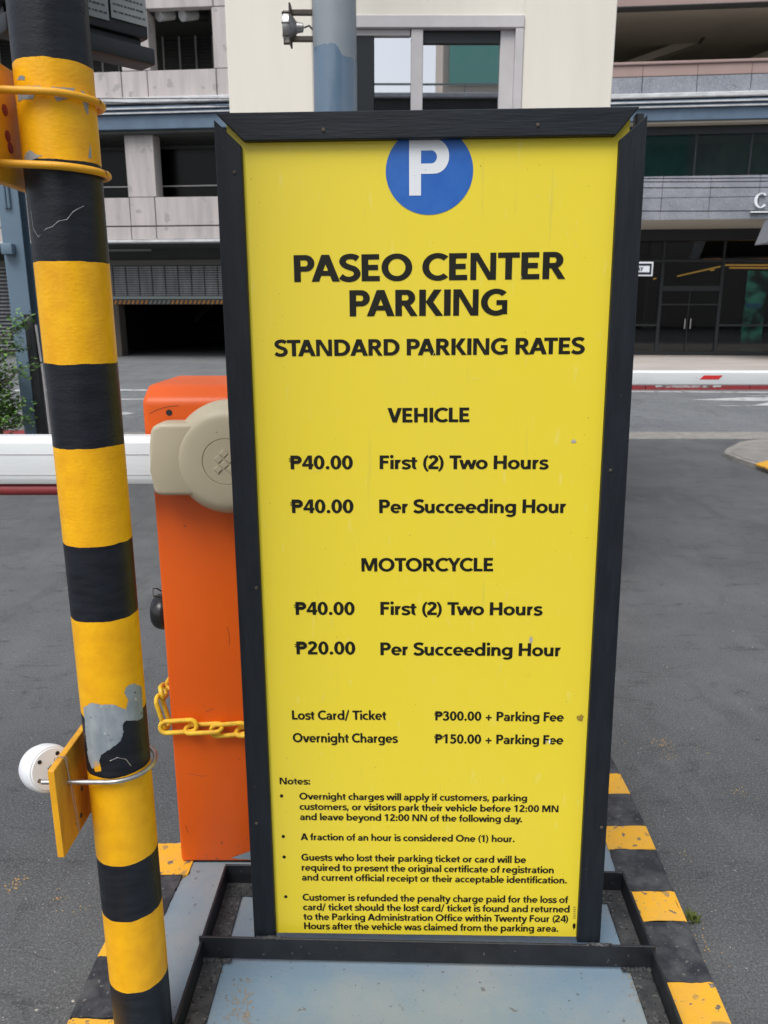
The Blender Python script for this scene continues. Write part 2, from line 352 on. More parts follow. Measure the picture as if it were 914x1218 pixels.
# road markings
def mark(pts, name='road_marking', label='', z=.009):
    o = MB().poly([G(u, v, z) for u, v in pts]).build(name, mark_white, kind='structure'); tag(o, label); return o
mark([(600, 466), (760, 466.2), (914, 467.5), (990, 468.3), (990, 467), (914, 466.1), (760, 465.2), (600, 465)], label='thin white line along the far kerb')
mark([(820, 475.5), (845, 474.2), (880, 472.8), (990, 471), (990, 476), (914, 477.2), (860, 476.4)], label='white arrow shaft on the street at the right')
mark([(893, 482.6), (914, 478.6), (960, 474), (990, 474), (990, 482)], label='white arrow head on the street at the right')
mark([(856, 482.7), (893, 483), (893, 482.3), (856, 482.2)], label='thin white stroke beside the arrow')
mark([(888, 471), (990, 471.3), (990, 470.4), (888, 470.6)], label='short white line above the arrow')
mark([(-40, 463.5), (180, 463), (180, 464.8), (-40, 465.4)], label='thin white line in front of the garage')
mark([(132, 474.5), (177, 474), (177, 475.2), (132, 475.6)], label='faint white line beyond the left arrow')
mark([(136, 491), (150, 490), (161, 491.6), (150, 493.2), (128, 494.8), (124, 492)], label='small white arrow on the street at the left')

# corner kerb island at the right
isl = tag(empty('corner_island'), 'grey concrete corner island with a yellow painted edge', kind='structure')
cp = [G(u, v, .045) for u, v in ((861, 538), (864, 534), (880, 525), (900, 522.5), (1000, 519.5), (1010, 585), (960, 572), (914, 556.5), (880, 546))]
MB().prism([(p.x, p.y) for p in cp], -.02, .045, 'z', .012, 2).build('kerb_border', concrete_k, isl)
cc = sum((Vector((p.x, p.y, 0)) for p in cp), Vector())/len(cp)
ip = [(cc.x+(p.x-cc.x)*.86, cc.y+(p.y-cc.y)*.8) for p in cp]
MB().prism(ip, .03, .050, 'z').build('paved_top', mat('island_paving', (.2, .19, .175), .9, (.27, .26, .24), 5, .6, 60), isl)
yp = [G(u, v, .055) for u, v in ((899, 551.5), (914, 547.5), (935, 552), (935, 562), (914, 557))]
MB().prism([(p.x, p.y) for p in yp], .04, .055).build('yellow_edge', kerb_yellow_m, isl)

# ------------------------------------------------------------------ traffic island with painted stripes
ti = tag(empty('traffic_island'), 'raised traffic island painted grey with yellow and black striped edges', kind='structure')
IZ = .15
XL, XR = -.582, .668
def xr(y): return min(.646+.0486*(y-1.18), .677)       # the island runs a few degrees off the sign's square
def xl(y): return -.589+.026*max(0, y-1.33)/.37
outl = [(xl(.3)+.006, .35), (xr(.35)-.006, .35), (xr(2.6)-.006, 2.6), (.70, 3.88), (-.45, 3.88), (-.45, 1.72), (xl(1.7)+.006, 1.705), (xl(1.33)+.006, 1.33)]
MB().prism(outl, -.05, IZ, 'z', .012, 2).build('concrete_core', concrete_k, ti)
def wavy(pts, amp=.004, step=.012, seed=0, closed=True):
    out = []; k = len(pts)
    for i in range(k):
        a, b = Vector(pts[i]), Vector(pts[(i+1) % k]); L_ = (b-a).length; m = max(1, int(L_/step))
        nn = Vector((-(b-a).y, (b-a).x)).normalized() if L_ > 0 else Vector((0, 0))
        for j in range(m):
            p = a.lerp(b, j/m); q = noise.noise(Vector((p.x*28, p.y*28, seed)))+.5*noise.noise(Vector((p.x*90, p.y*90, seed+3)))
            out.append((p.x+nn.x*q*amp*2, p.y+nn.y*q*amp*2))
    return out
gpts = wavy([(-.485, .36), (.55, .36), (.556, 1.3), (.563, 1.66), (.59, 2.5), (.60, 3.8), (-.44, 3.8), (-.44, 1.69), (-.46, 1.63), (-.505, 1.45), (-.49, 1.2)], .006)
MB().prism(gpts, IZ-.01, IZ+.004, 'z').build('grey_paint_sheet', grey_paint, ti)
def yv(v, z=IZ+.008, u=600): return G(u, v, z).y
rv = [1290, 1218+8, 1168, 1096, 1060, 1010, 982, 944, 920, 899, 884, 868, 855, 843, 832]
def stripe(xi, ya, yb, m, i, side):
    fe = xr if side > 0 else xl
    out = [(fe(ya+(yb-ya)*k/4), ya+(yb-ya)*k/4) for k in range(5)]
    inner = [(xi+fe(yb)-fe(1.3), yb), (xi+fe(ya)-fe(1.3), ya)]
    w3 = wavy([out[0]]+[out[-1]]+inner, .0016, .008, i*1.7)
    pts = [p if side*(fe(p[1])-p[0]) > .0015 else (fe(p[1]), p[1]) for p in w3]
    b = MB().prism(pts, IZ-.006, IZ+.008, 'z')
    b.prism([(fe(ya), ya+.001), (fe(ya)+side*.005, ya+.001), (fe(yb)+side*.005, yb-.001), (fe(yb), yb-.001)], .001, IZ+.0075, 'z')
    b.build('yellow_stripe' if m is kerb_yellow_m else 'black_stripe', m, ti)
for i in range(len(rv)-1):
    ya, yb = yv(rv[i]), yv(rv[i+1])
    xi = .553 if i < 4 else .540
    if i == 0:
        ya = yb-.16
        for k in range(4): stripe(xi, max(.36, ya-.16*(k+1)), ya-.16*k, kerb_yellow_m if k % 2 == 0 else kerb_black, 60+k, 1)
    stripe(xi, ya, yb, kerb_yellow_m if i % 2 == 1 else kerb_black, i, 1)
for k in range(8): stripe(.540, yb+.17*k, yb+.17*(k+1), kerb_yellow_m if k % 2 == 0 else kerb_black, 70+k, 1)
lv = [(1290, 1212), (1210, 1137), (1137, 1089), (1089, 1040), (1040, 1003)]
for i, (a, b_) in enumerate(lv):
    ya, yb = yv(a, u=150), yv(b_, u=150)
    xi = (-.50, -.50, -.505, -.497, -.484)[i]
    if i == 0:
        ya = yb-.16
        for k in range(4): stripe(xi, max(.36, ya-.16*(k+1)), ya-.16*k, kerb_black if k % 2 == 0 else kerb_yellow_m, 80+k, -1)
    stripe(xi, ya, yb, kerb_yellow_m if i % 2 == 0 else kerb_black, 30+i, -1)
bi = tag(empty('booth_plinth'), 'concrete plinth carrying the cream guard booth', kind='structure')
MB().box((-.86, 3.9, -.03), (1.22, 7.4, .152), .015, 2).build('plinth_block', concrete_k, bi)

# loose crumbs on the asphalt
def crumbs(name, label, m, spots, rng, nmin=3):
    b = bmesh.new(); random.seed(rng)
    for (u, v, n, sp, s) in spots:
        c = G(u, v, 0)
        for k in range(n):
            x, y = random.gauss(c.x, sp), random.gauss(c.y, sp)
            if XL-.03 < x < XR+.03: continue
            q = s*random.uniform(.4, 1.3); a0 = random.uniform(0, 6); kk = random.randint(4, 6)
            ring = [b.verts.new((x+math.cos(a0+6.283*j/kk)*q*random.uniform(.5, 1.2), y+math.sin(a0+6.283*j/kk)*q*random.uniform(.5, 1), .001)) for j in range(kk)]
            top = b.verts.new((x, y, .002+q*.35))
            for j in range(kk): b.faces.new((ring[j], ring[(j+1) % kk], top))
    me = bpy.data.meshes.new(name); b.to_mesh(me); b.free(); me.materials.append(m)
    o = bpy.data.objects.new(name, me); COL.objects.link(o); tag(o, label, name.replace('_', ' '), kind='stuff')
yspots = [(788, 885, 30, .018, .0028), (797, 900, 14, .015, .002), (880, 943, 16, .02, .0025), (840, 898, 8, .02, .002), (843, 1133, 14, .02, .0025), (836, 1108, 10, .02, .002), (20, 1052, 24, .014, .0032),
          (68, 1067, 6, .01, .003), (92, 1076, 8, .02, .002), (165, 812, 3, .006, .004), (812, 1013, 5, .02, .002), (745, 885, 6, .02, .002), (30, 1080, 3, .05, .002)]
crumbs('paint_crumbs', 'orange yellow paint crumbs scattered on the asphalt beside the island', chip_m, yspots, 3)
wsp = [(80, 1180, 3, .04, .004), (27, 1160, 2, .04, .004), (770, 890, 2, .01, .004), (850, 1080, 2, .01, .004), (825, 840, 30, .35, .0022), (850, 1000, 26, .3, .002), (800, 700, 30, .5, .003), (60, 800, 40, .5, .0025), (60, 1000, 40, .3, .002), (70, 1130, 30, .2, .002), (860, 1130, 20, .2, .002)]
crumbs('pebbles', 'tiny pale pebbles scattered on the driveway asphalt', chip_w, wsp, 5)
wb = bmesh.new()
wc = G(822, 1093, 0)
for k in range(60):
    a = random.uniform(0, 6.28); p = Vector((wc.x+random.gauss(0, .008), wc.y+random.gauss(0, .008), 0)); d = Vector((math.cos(a)*.012, math.sin(a)*.012, random.uniform(.004, .02))); s_ = Vector((-math.sin(a), math.cos(a), 0))*.0022
    wb.faces.new([wb.verts.new(q) for q in (p-s_, p+d*.6-s_, p+d, p+d*.6+s_, p+s_)])
me = bpy.data.meshes.new('weed'); wb.to_mesh(me); wb.free(); me.materials.append(weed_m); o = bpy.data.objects.new('weed', me); COL.objects.link(o)
tag(o, 'small green weed growing at the foot of the right kerb', 'weed')

# ------------------------------------------------------------------ the parking rate sign on its iron stand
hx = Vector((.99957, -.0276, .0096)).normalized(); vy = Vector((-.0092, .0351, .9993)); vy = (vy-hx*vy.dot(hx)).normalized(); nz = hx.cross(vy)
SO = Vector((.0858, 1.3273, CAMZ-1.2382))
SM = Matrix((( hx.x, vy.x, nz.x, SO.x), (hx.y, vy.y, nz.y, SO.y), (hx.z, vy.z, nz.z, SO.z), (0, 0, 0, 1)))
sign = empty('parking_rate_sign'); sign.matrix_world = SM
tag(sign, 'tall yellow parking rates sign in a black frame on an iron stand', 'sign')
def S(u, v, zl=0.0):
    """photo pixel -> local (x, y) on the sign's plane zl"""
    d = ray(u, v); o = Vector((0, 0, CAMZ)); p0 = SO+nz*zl
    t = (p0-o).dot(nz)/d.dot(nz); p = o+d*t-SO
    return p.dot(hx), p.dot(vy)
HS = 1.554
PZ = -.012
def yellow_mat():
    m = mat('yellow_sign_vinyl', (.81, .645, .028), .38, (.78, .63, .05), 2.2, .05, 200, bdist=.0004, stretch=(1.2, .7, 1), lo=.3, hi=.75)
    n = m.node_tree.nodes; L = m.node_tree.links; b = n['Principled BSDF']; tc = [q for q in n if q.type == 'TEX_COORD'][0]
    last = b.inputs['Base Color'].links[0].from_socket
    # faint smears and scuffs of worn print
    for (st, s_, th, col, am) in (((3, .7, 1), 26, .66, (.82, .75, .30), .22), ((1, 1, 1), 75, .735, (.3, .24, .05), .7), ((9, .5, 1), 9, .68, (.62, .52, .08), .35)):
        mp = n.new('ShaderNodeMapping'); mp.inputs['Scale'].default_value = st; L.new(tc.outputs['Object'], mp.inputs[0])
        t = n.new('ShaderNodeTexNoise'); t.inputs['Scale'].default_value = s_; t.inputs['Detail'].default_value = 4; L.new(mp.outputs[0], t.inputs['Vector'])
        r = n.new('ShaderNodeMapRange'); r.inputs[1].default_value = th; r.inputs[2].default_value = th+.06; r.inputs[4].default_value = am; L.new(t.outputs['Fac'], r.inputs[0])
        x = n.new('ShaderNodeMix'); x.data_type = 'RGBA'; x.inputs['B'].default_value = rgb(col); L.new(last, x.inputs['A']); L.new(r.outputs[0], x.inputs['Factor']); last = x.outputs['Result']
    L.new(last, b.inputs['Base Color']); return m
yellow_v = yellow_mat()
MB().box((-.332, -.0, PZ-.006), (.326, HS-.012, PZ), .0005, 1).build('yellow_panel', yellow_v, sign)
MB().box((-.328, .01, PZ-.016), (.322, HS-.02, PZ-.0075)).build('backing_board', dark_m, sign)
W2 = .35; FT = .0
# rails: cut at 45 degrees, the right corner mitre left open
def rail(pts, m, z0=-.026, z1=0.0, name='frame_rail'):
    return MB().prism(pts, z0, z1, 'z', .0014, 1).build(name, m, sign)
tl = S(253.3, 139); tr = S(770.4, 138)
yt_l, yt_r = S(275, 134.5)[1], S(755, 127.3)[1]
rail([(S(257, 135.5)[0], yt_l), (S(761, 127.2)[0], yt_r), (S(733, 161)[0], S(733, 161)[1]), (S(290, 168)[0], S(290, 168)[1])], black_paint_h, -.028, .003)
xl_i = S(287, 176)[0]; xli2 = S(328, 1112)[0]
rail([(-.352, -.004), (xli2, -.004), (xl_i, S(287, 173.5)[1]), (-.350, S(253.5, 142)[1])], black_paint)
xr_i = S(737.5, 170)[0]; xri2 = S(687, 1117)[0]
rail([(.352, -.004), (.3505, S(770, 136)[1]), (xr_i, S(738, 166)[1]), (xri2, -.004)], black_paint)
# dark bracket inside the open corner
a = S(757, 138, PZ); c = S(768, 148, PZ)
MB().box((a[0], c[1], -.03), (.348, a[1]+.004, PZ+.001), .001, 1).build('corner_bracket', dark_m, sign)
for (u, v) in ((385, 155), (640, 149), (305, 700), (279, 205), (727, 560), (305, 980), (716, 985)):
    x, y = S(u, v, .002)
    zz = .003 if v < 160 else 0.0
    b = MB().lathe([(0, zz+.0022), (.0022, zz+.002), (.0034, zz+.0008), (.0036, zz-.001)], 14, Matrix.Translation((x, y, 0)))
    b.build('screw', rust_m, sign, True)
# lettering
# a humanist-geometric heavy sans drawn stroke by stroke; cap height 1
SW, SH, XH = .238, .196, .68
def _bar(x0, y0, x1, y1): return [[(x0, y0), (x1, y0), (x1, y1), (x0, y1)]]
def _dg(x0, y0, x1, y1, wx=.265): return [[(x0, y0), (x0+wx, y0), (x1+wx, y1), (x1, y1)]]
def _arc(cx, cy, rx, ry, a0, a1, wv=None, wh=None, n=None):
    wv = SW if wv is None else wv; wh = SH if wh is None else wh; n = n or max(6, int(abs(a1-a0)/9)); out = []
    P = [(math.cos(R(a0+(a1-a0)*j/n)), math.sin(R(a0+(a1-a0)*j/n))) for j in range(n+1)]
    for p, q in zip(P, P[1:]):
        out.append([(cx+rx*p[0], cy+ry*p[1]), (cx+rx*q[0], cy+ry*q[1]), (cx+(rx-wv)*q[0], cy+(ry-wh)*q[1]), (cx+(rx-wv)*p[0], cy+(ry-wh)*p[1])])
    return [('ribbon', out)]
def _rib(ctrl, wd, n=10):
    """ribbon of width wd along a Catmull-Rom curve"""
    c = [Vector(p) for p in ctrl]; c = [c[0]*2-c[1]]+c+[c[-1]*2-c[-2]]; pts = []
    for i in range(1, len(c)-2):
        for j in range(n if i < len(c)-3 else n+1):
            t = j/n; a_, b_, d_, e_ = c[i-1], c[i], c[i+1], c[i+2]
            pts.append(.5*((2*b_)+(d_-a_)*t+(2*a_-5*b_+4*d_-e_)*t*t+(3*b_-a_-3*d_+e_)*t**3))
    L_, R_ = [], []
    for i, p in enumerate(pts):
        t = (pts[min(i+1, len(pts)-1)]-pts[max(i-1, 0)]).normalized(); nn = Vector((-t.y, t.x)); wloc = wd*(1-.10*abs(t.x)+.06*abs(t.y))/2
        L_.append(tuple(p+nn*wloc)); R_.append(tuple(p-nn*wloc))
    return [('ribbon', [[L_[i], L_[i+1], R_[i+1], R_[i]] for i in range(len(pts)-1)])]
def _dot(cx, cy, r): return [[(cx+r*math.cos(R(a)), cy+r*math.sin(R(a))) for a in range(0, 360, 24)]]
def glyphs():
    g = {}; w, h, x = SW, SH, XH; L = .09; r_ = L+w
    def S_(k, yk, wd): return _rib([(p*k, q*yk) for p, q in ((.70, .83), (.60, .90), (.43, .925), (.24, .87), (.17, .735), (.25, .60), (.42, .52), (.60, .44), (.68, .29), (.60, .14), (.41, .075), (.22, .11), (.10, .195))], wd)
    g['A'] = (.99, _dg(.0, 0, .365, 1, .265)+_dg(.735, 0, .375, 1, .265)+_bar(.25, .22, .74, .22+h*.95))
    g['C'] = (.95, _arc(.59, .5, .54, .515, 47, 313))
    g['D'] = (1.04, _bar(L, 0, r_, 1)+_bar(r_, 0, .46, h)+_bar(r_, 1-h, .46, 1)+_arc(.46, .5, .53, .5, -90, 90))
    g['E'] = (.80, _bar(L, 0, r_, 1)+_bar(r_, 0, .73, h)+_bar(r_, 1-h, .71, 1)+_bar(r_, .5-h/2+.01, .67, .5+h/2+.01))
    g['F'] = (.76, _bar(L, 0, r_, 1)+_bar(r_, 1-h, .70, 1)+_bar(r_, .42, .65, .42+h))
    g['G'] = (1.08, _arc(.59, .5, .54, .515, 47, 308)+_bar(.80, .045, .99, .40)+_bar(.60, .395, .99, .395+h*.95))
    g['H'] = (1.03, _bar(L, 0, r_, 1)+_bar(.94-w, 0, .94, 1)+_bar(r_, .5-h/2, .94-w, .5+h/2))
    g['I'] = (.385, _bar(L, 0, r_, 1))
    g['K'] = (.94, _bar(L, 0, r_, 1)+_dg(r_-.01, .53, .615, 1, .27)+_dg(.68, 0, r_-.01, .53, .27))
    g['L'] = (.72, _bar(L, 0, r_, 1)+_bar(r_, 0, .69, h))
    g['M'] = (1.25, _bar(L, 0, L+.215, 1)+_bar(1.16-.215, 0, 1.16, 1)+[[(L+.08, 1), (L+.31, 1), (.625, .40), (.625, .05), (.525, .05)]]+[[(1.16-.08, 1), (1.16-.31, 1), (.625, .40), (.625, .05), (.725, .05)]])
    g['N'] = (1.08, _bar(L, 0, L+.21, 1)+_bar(.99-.21, 0, .99, 1)+[[(L+.05, 1), (L+.28, 1), (.94, 0), (.71, 0)]])
    g['O'] = (1.17, _arc(.585, .5, .54, .515, 0, 360))
    g['P'] = (.86, _bar(L, 0, r_, 1)+_bar(r_, 1-h, .50, 1)+_bar(r_, .385, .50, .385+h)+_arc(.50, .6925, .32, .3075, -90, 90))
    g['R'] = (.91, _bar(L, 0, r_, 1)+_bar(r_, 1-h, .49, 1)+_bar(r_, .40, .49, .40+h)+_arc(.49, .70, .31, .30, -90, 90)+_dg(.64, 0, .36, .45, .25))
    g['S'] = (.80, S_(1, 1, .225))
    g['T'] = (.80, _bar(.40-w/2, 0, .40+w/2, 1-h)+_bar(.02, 1-h, .78, 1))
    g['V'] = (.91, _dg(.32, 0, .0, 1, .265)+_dg(.325, 0, .65, 1, .265))
    g['W'] = (1.40, _dg(.27, 0, .01, 1, .25)+_dg(.27, 0, .59, 1, .22)+_dg(.91, 0, .59, 1, .22)+_dg(.91, 0, 1.17, 1, .22))
    g['Y'] = (.88, _bar(.44-w/2, 0, .44+w/2, .47)+_dg(.335, .40, .0, 1, .245)+_dg(.30, .40, .635, 1, .245))
    W, H = .222, .172
    g['a'] = (.75, _bar(.48, 0, .48+.205, .42)+_arc(.365, .40, .32, .29, 0, 152, .21, .165)+_arc(.33, .20, .29, .215, 0, 360, .19, .145))
    g['b'] = (.88, _bar(.08, 0, .08+W, 1.04)+_arc(.46, x/2, .375, x/2+.015, 0, 360, W, H))
    g['c'] = (.68, _arc(.42, x/2, .375, x/2+.015, 50, 310, W, H))
    g['d'] = (.88, _bar(.80-W, 0, .80, 1.04)+_arc(.42, x/2, .375, x/2+.015, 0, 360, W, H))
    g['e'] = (.80, _arc(.405, x/2, .365, x/2+.015, 0, 318, W*.97, H)+_bar(.12, .275, .765, .275+.125))
    g['f'] = (.48, _bar(.13, 0, .13+W, .76)+_arc(.40, .76, .27, .29, 78, 180, W, H)+_bar(.01, x-.145, .45, x))
    g['g'] = (.88, _bar(.80-W, -.04, .80, x-.005)+_arc(.42, x/2+.01, .375, x/2+.005, 0, 360, W, H)+_arc(.43, -.04, .37, .25, 0, -148, W, H))
    g['h'] = (.81, _bar(.08, 0, .08+W, 1.04)+_bar(.74-W, 0, .74, .38)+_arc(.435, .38, .305, .305, 0, 158, W, H))
    g['i'] = (.35, _bar(.08, 0, .08+W, x)+_dot(.175, .92, .12))
    g['k'] = (.77, _bar(.08, 0, .08+W, 1.04)+_dg(.25, .355, .49, x, .255)+_dg(.53, 0, .25, .355, .26))
    g['l'] = (.35, _bar(.08, 0, .08+W, 1.04))
    g['m'] = (1.23, _bar(.08, 0, .08+.205, x)+_bar(.505, 0, .71, .40)+_arc(.43, .40, .28, .29, 0, 155, .205, H)+_bar(.95, 0, 1.155, .40)+_arc(.875, .40, .28, .29, 0, 155, .205, H))
    g['n'] = (.81, _bar(.08, 0, .08+W, x)+_bar(.74-W, 0, .74, .38)+_arc(.435, .38, .305, .305, 0, 158, W, H))
    g['o'] = (.84, _arc(.42, x/2, .385, x/2+.015, 0, 360, W, H))
    g['p'] = (.88, _bar(.08, -.30, .08+W, x)+_arc(.46, x/2, .375, x/2+.015, 0, 360, W, H))
    g['q'] = (.88, _bar(.80-W, -.30, .80, x)+_arc(.42, x/2, .375, x/2+.015, 0, 360, W, H))
    g['r'] = (.54, _bar(.08, 0, .08+W, x)+_arc(.40, .38, .26, .305, 72, 160, W, .165))
    g['s'] = (.63, S_(.80, .68, .19))
    g['t'] = (.50, _bar(.13, .20, .13+W, .87)+_arc(.37, .22, .24, .235, 180, 285, W, H)+_bar(.01, x-.145, .47, x))
    g['u'] = (.81, _bar(.73-W, 0, .73, x)+_bar(.07, .29, .07+W, x)+_arc(.375, .29, .305, .305, 180, 338, W, H))
    g['v'] = (.75, _dg(.265, 0, .0, x, .245)+_dg(.27, 0, .535, x, .245))
    g['w'] = (1.10, _dg(.20, 0, .0, x, .225)+_dg(.20, 0, .455, x, .225)+_dg(.71, 0, .455, x, .225)+_dg(.71, 0, .90, x, .225))
    g['y'] = (.75, _dg(.275, .02, .0, x, .245)+_dg(.155, -.30, .535, x, .245)+_bar(.05, -.30, .24, -.155))
    g['0'] = (.80, _arc(.40, .5, .355, .515, 0, 360, SW, SH*.95))
    g['1'] = (.80, _bar(.33, 0, .33+w, 1)+[[(.335, 1), (.42, .93), (.20, .66), (.09, .77)]])
    g['2'] = (.80, _rib([(.17, .78), (.24, .885), (.39, .925), (.55, .86), (.60, .71), (.53, .56), (.39, .41), (.24, .25), (.14, .14)], .225)+_bar(.07, 0, .73, h))
    g['3'] = (.80, _rib([(.14, .83), (.25, .905), (.40, .925), (.55, .86), (.58, .74), (.51, .61), (.33, .565)], .205)+_rib([(.33, .53), (.54, .47), (.625, .30), (.56, .14), (.38, .075), (.22, .105), (.11, .20)], .215))
    g['4'] = (.80, _bar(.45, 0, .45+w, 1)+_bar(.04, .20, .77, .20+h)+[[(.04, .33), (.22, .33), (.60, 1.0), (.42, 1.0)]])
    g['5'] = (.80, _bar(.15, 1-h, .68, 1)+_bar(.15, .50, .15+w*.8, 1-h)+_rib([(.20, .545), (.36, .585), (.53, .54), (.62, .33), (.54, .14), (.36, .075), (.22, .11), (.12, .19)], .215))
    g['.'] = (.40, _dot(.20, .115, .125)); g[':'] = (.40, _dot(.20, .115, .125)+_dot(.20, .56, .125))
    g[','] = (.40, [[(.12, .22), (.31, .22), (.20, -.17), (.06, -.17)]])
    g['/'] = (.55, _dg(.0, -.10, .34, 1.04, .17)); g['+'] = (.92, _bar(.15, .27, .77, .43)+_bar(.38, .44, .54, .66)+_bar(.38, .04, .54, .26))
    g['('] = (.42, _arc(.62, .42, .52, .70, 118, 242, .19, .1)); g[')'] = (.42, _arc(-.20, .42, .52, .70, -62, 62, .19, .1))
    g[' '] = (.38, [])
    return g
GL = glyphs(); ZS = 6e-5
KERN = {'PA': -.10, 'AT': -.12, 'TA': -.12, 'AR': 0, 'RT': -.02, 'Tw': -.10, 'Tr': -.08, 'LE': 0, 'AY': -.1, 'WA': -.08, 'RA': -.02, 'ry': -.02, 'ay': -.03, 'ow': -.02, 'Fe': -.04, 'r,': -.06, 'y.': -.1, 'SE': 0, 'MO': 0, 'TO': -.03, 'CY': -.03, 'YC': -.06, 'Ov': 0}
def text_mesh(body, off=.017, fat=0.0):
    """flat lettering; returned in units of cap height with the strokes a hair apart in depth"""
    b = bmesh.new(); x = 0
    for i, ch_ in enumerate(body):
        adv, prims = GL[ch_]
        if i: x += KERN.get(body[i-1]+ch_, 0)
        for k, pr_q in enumerate(prims):
            polys = pr_q[1] if isinstance(pr_q, tuple) else [pr_q]; z = k*ZS
            for pl in polys:
                try: b.faces.new([b.verts.new((x+px_, py_, z)) for px_, py_ in pl])
                except ValueError: pass
        x += adv-(.055 if ch_ != ' ' else .07)
    bmesh.ops.remove_doubles(b, verts=b.verts, dist=1e-6)
    bmesh.ops.recalc_face_normals(b, faces=b.faces)
    me = bpy.data.meshes.new('lettering'); b.to_mesh(me); b.free(); return me
SPC = 1.0
def ext(me):
    xs = [v.co.x for v in me.vertices]; ys = [v.co.y for v in me.vertices]; return min(xs), max(xs), min(ys), max(ys)
CAPS = {}
def cap(off):
    if off not in CAPS:
        e = ext(text_mesh('H', off)); CAPS[off] = (e[2], e[3])
    return CAPS[off]
LZ = PZ+.0006
def line(body, uL, bL, uR, bR, ch, off=.018, m=dark_ink, peso=False):
    """one printed line: left/right ends of its baseline and its cap height measured on the panel"""
    p0 = Vector(S(uL, bL, LZ)); p1 = Vector(S(uR, bR, LZ)); um = uL; hgt = (Vector(S(um, bL-ch, LZ))-p0).length
    me = text_mesh(('P' + body) if peso else body, off); e = ext(me); c0, c1 = cap(off)
    dx = p1-p0; wdt = dx.length; k = wdt/(e[1]-e[0]); q = hgt/(c1-c0); d = dx.normalized(); nn = Vector((-d.y, d.x))
    for v in me.vertices:
        a = (v.co.x-e[0])*k; b_ = (v.co.y-c0)*q; P_ = p0+d*a+nn*b_; v.co = (P_.x, P_.y, LZ+v.co.z)
    me.materials.append(m); me.name = 'lettering'
    o = bpy.data.objects.new('lettering', me); COL.objects.link(o); o.parent = sign
    if peso:
        b = MB()
        for f in (.60, .76):
            a = p0-d*hgt*.11; b_ = p0+d*hgt*.80
            b.poly([(*(a+nn*hgt*(f-.035)), LZ+.0003), (*(b_+nn*hgt*(f-.035)), LZ+.0003), (*(b_+nn*hgt*(f+.035)), LZ+.0003), (*(a+nn*hgt*(f+.035)), LZ+.0003)])
        b.build('peso_bars', m, sign)
    return o
line('PASEO CENTER', 350.3, 335.5, 672.6, 331.7, 32, .032)
line('PARKING', 416.2, 376.4, 603.4, 375, 31.2, .032)
line('STANDARD PARKING RATES', 326.8, 424, 695.7, 421, 19.6, .030)
line('VEHICLE', 461.2, 502.6, 558.5, 502, 17.3, .022)
line('40.00', 346, 558.2, 420, 558.2, 16.4, .022, peso=True)
line('First (2) Two Hours', 451.8, 557.9, 652.8, 558, 16.2, .022)
line('40.00', 347.6, 610.3, 420.8, 610.3, 16.2, .022, peso=True)
line('Per Succeeding Hour', 451.3, 610.3, 673.4, 610.2, 16.2, .022)
line('MOTORCYCLE', 430.2, 679.8, 586.8, 679.6, 16, .022)
line('40.00', 352, 731.3, 422.2, 731.5, 15.4, .022, peso=True)
line('First (2) Two Hours', 452.7, 731.3, 645.6, 732, 15.4, .022)
line('20.00', 353, 778.4, 423, 778.6, 15.4, .022, peso=True)
line('Per Succeeding Hour', 452.7, 779.3, 667.1, 780.6, 15.2, .022)
line('Lost Card/ Ticket', 347.7, 856, 459.8, 856.3, 11, .024)
line('300.00 + Parking Fee', 518, 856.9, 670.7, 858.3, 11, .024, peso=True)
line('Overnight Charges', 348.6, 882.9, 473.7, 883.6, 11, .024)
line('150.00 + Parking Fee', 518, 884.2, 670.2, 885.6, 11, .024, peso=True)
line('Notes:', 333, 932.9, 369.3, 933.2, 8, .026)
for t_, a, b_, c, d_ in (
    ('Overnight charges will apply if customers, parking', 356.4, 951, 627.2, 953.1),
    ('customers, or visitors park their vehicle before 12:00 MN', 356.6, 963.2, 664.4, 966.2),
    ('and leave beyond 12:00 NN of the following day.', 357.1, 975.4, 621.2, 978.1),
    ('A fraction of an hour is considered One (1) hour.', 358, 999.3, 612.3, 1001.8),
    ('Guests who lost their parking ticket or card will be', 358.7, 1023.6, 626, 1026.6),
    ('required to present the original certificate of registration', 359.2, 1035.6, 658.9, 1038.8),
    ('and current official receipt or their acceptable identification.', 359.4, 1047.3, 674.5, 1051),
    ('Customer is refunded the penalty charge paid for the loss of', 360.3, 1071.2, 675.9, 1074.2),
    ('card/ ticket should the lost card/ ticket is found and returned', 360.8, 1082.7, 677.7, 1085.4),
    ('to the Parking Administration Office within Twenty Four (24)', 361.2, 1094.2, 675.9, 1097),
    ('Hours after the vehicle was claimed from the parking area.', 362, 1105.2, 664.4, 1108.4)):
    line(t_, a, b_, c, d_, 8.1, .026)
for (u, v) in ((335.1, 946.7), (337.2, 995), (338.2, 1019.4), (340.2, 1066.6)):
    x, y = S(u, v, LZ); MB().poly([(x+.0034*math.cos(a), y+.0037*math.sin(a), LZ) for a in (6.2832*j/14 for j in range(14))]).build('bullet_dot', dark_ink, sign)
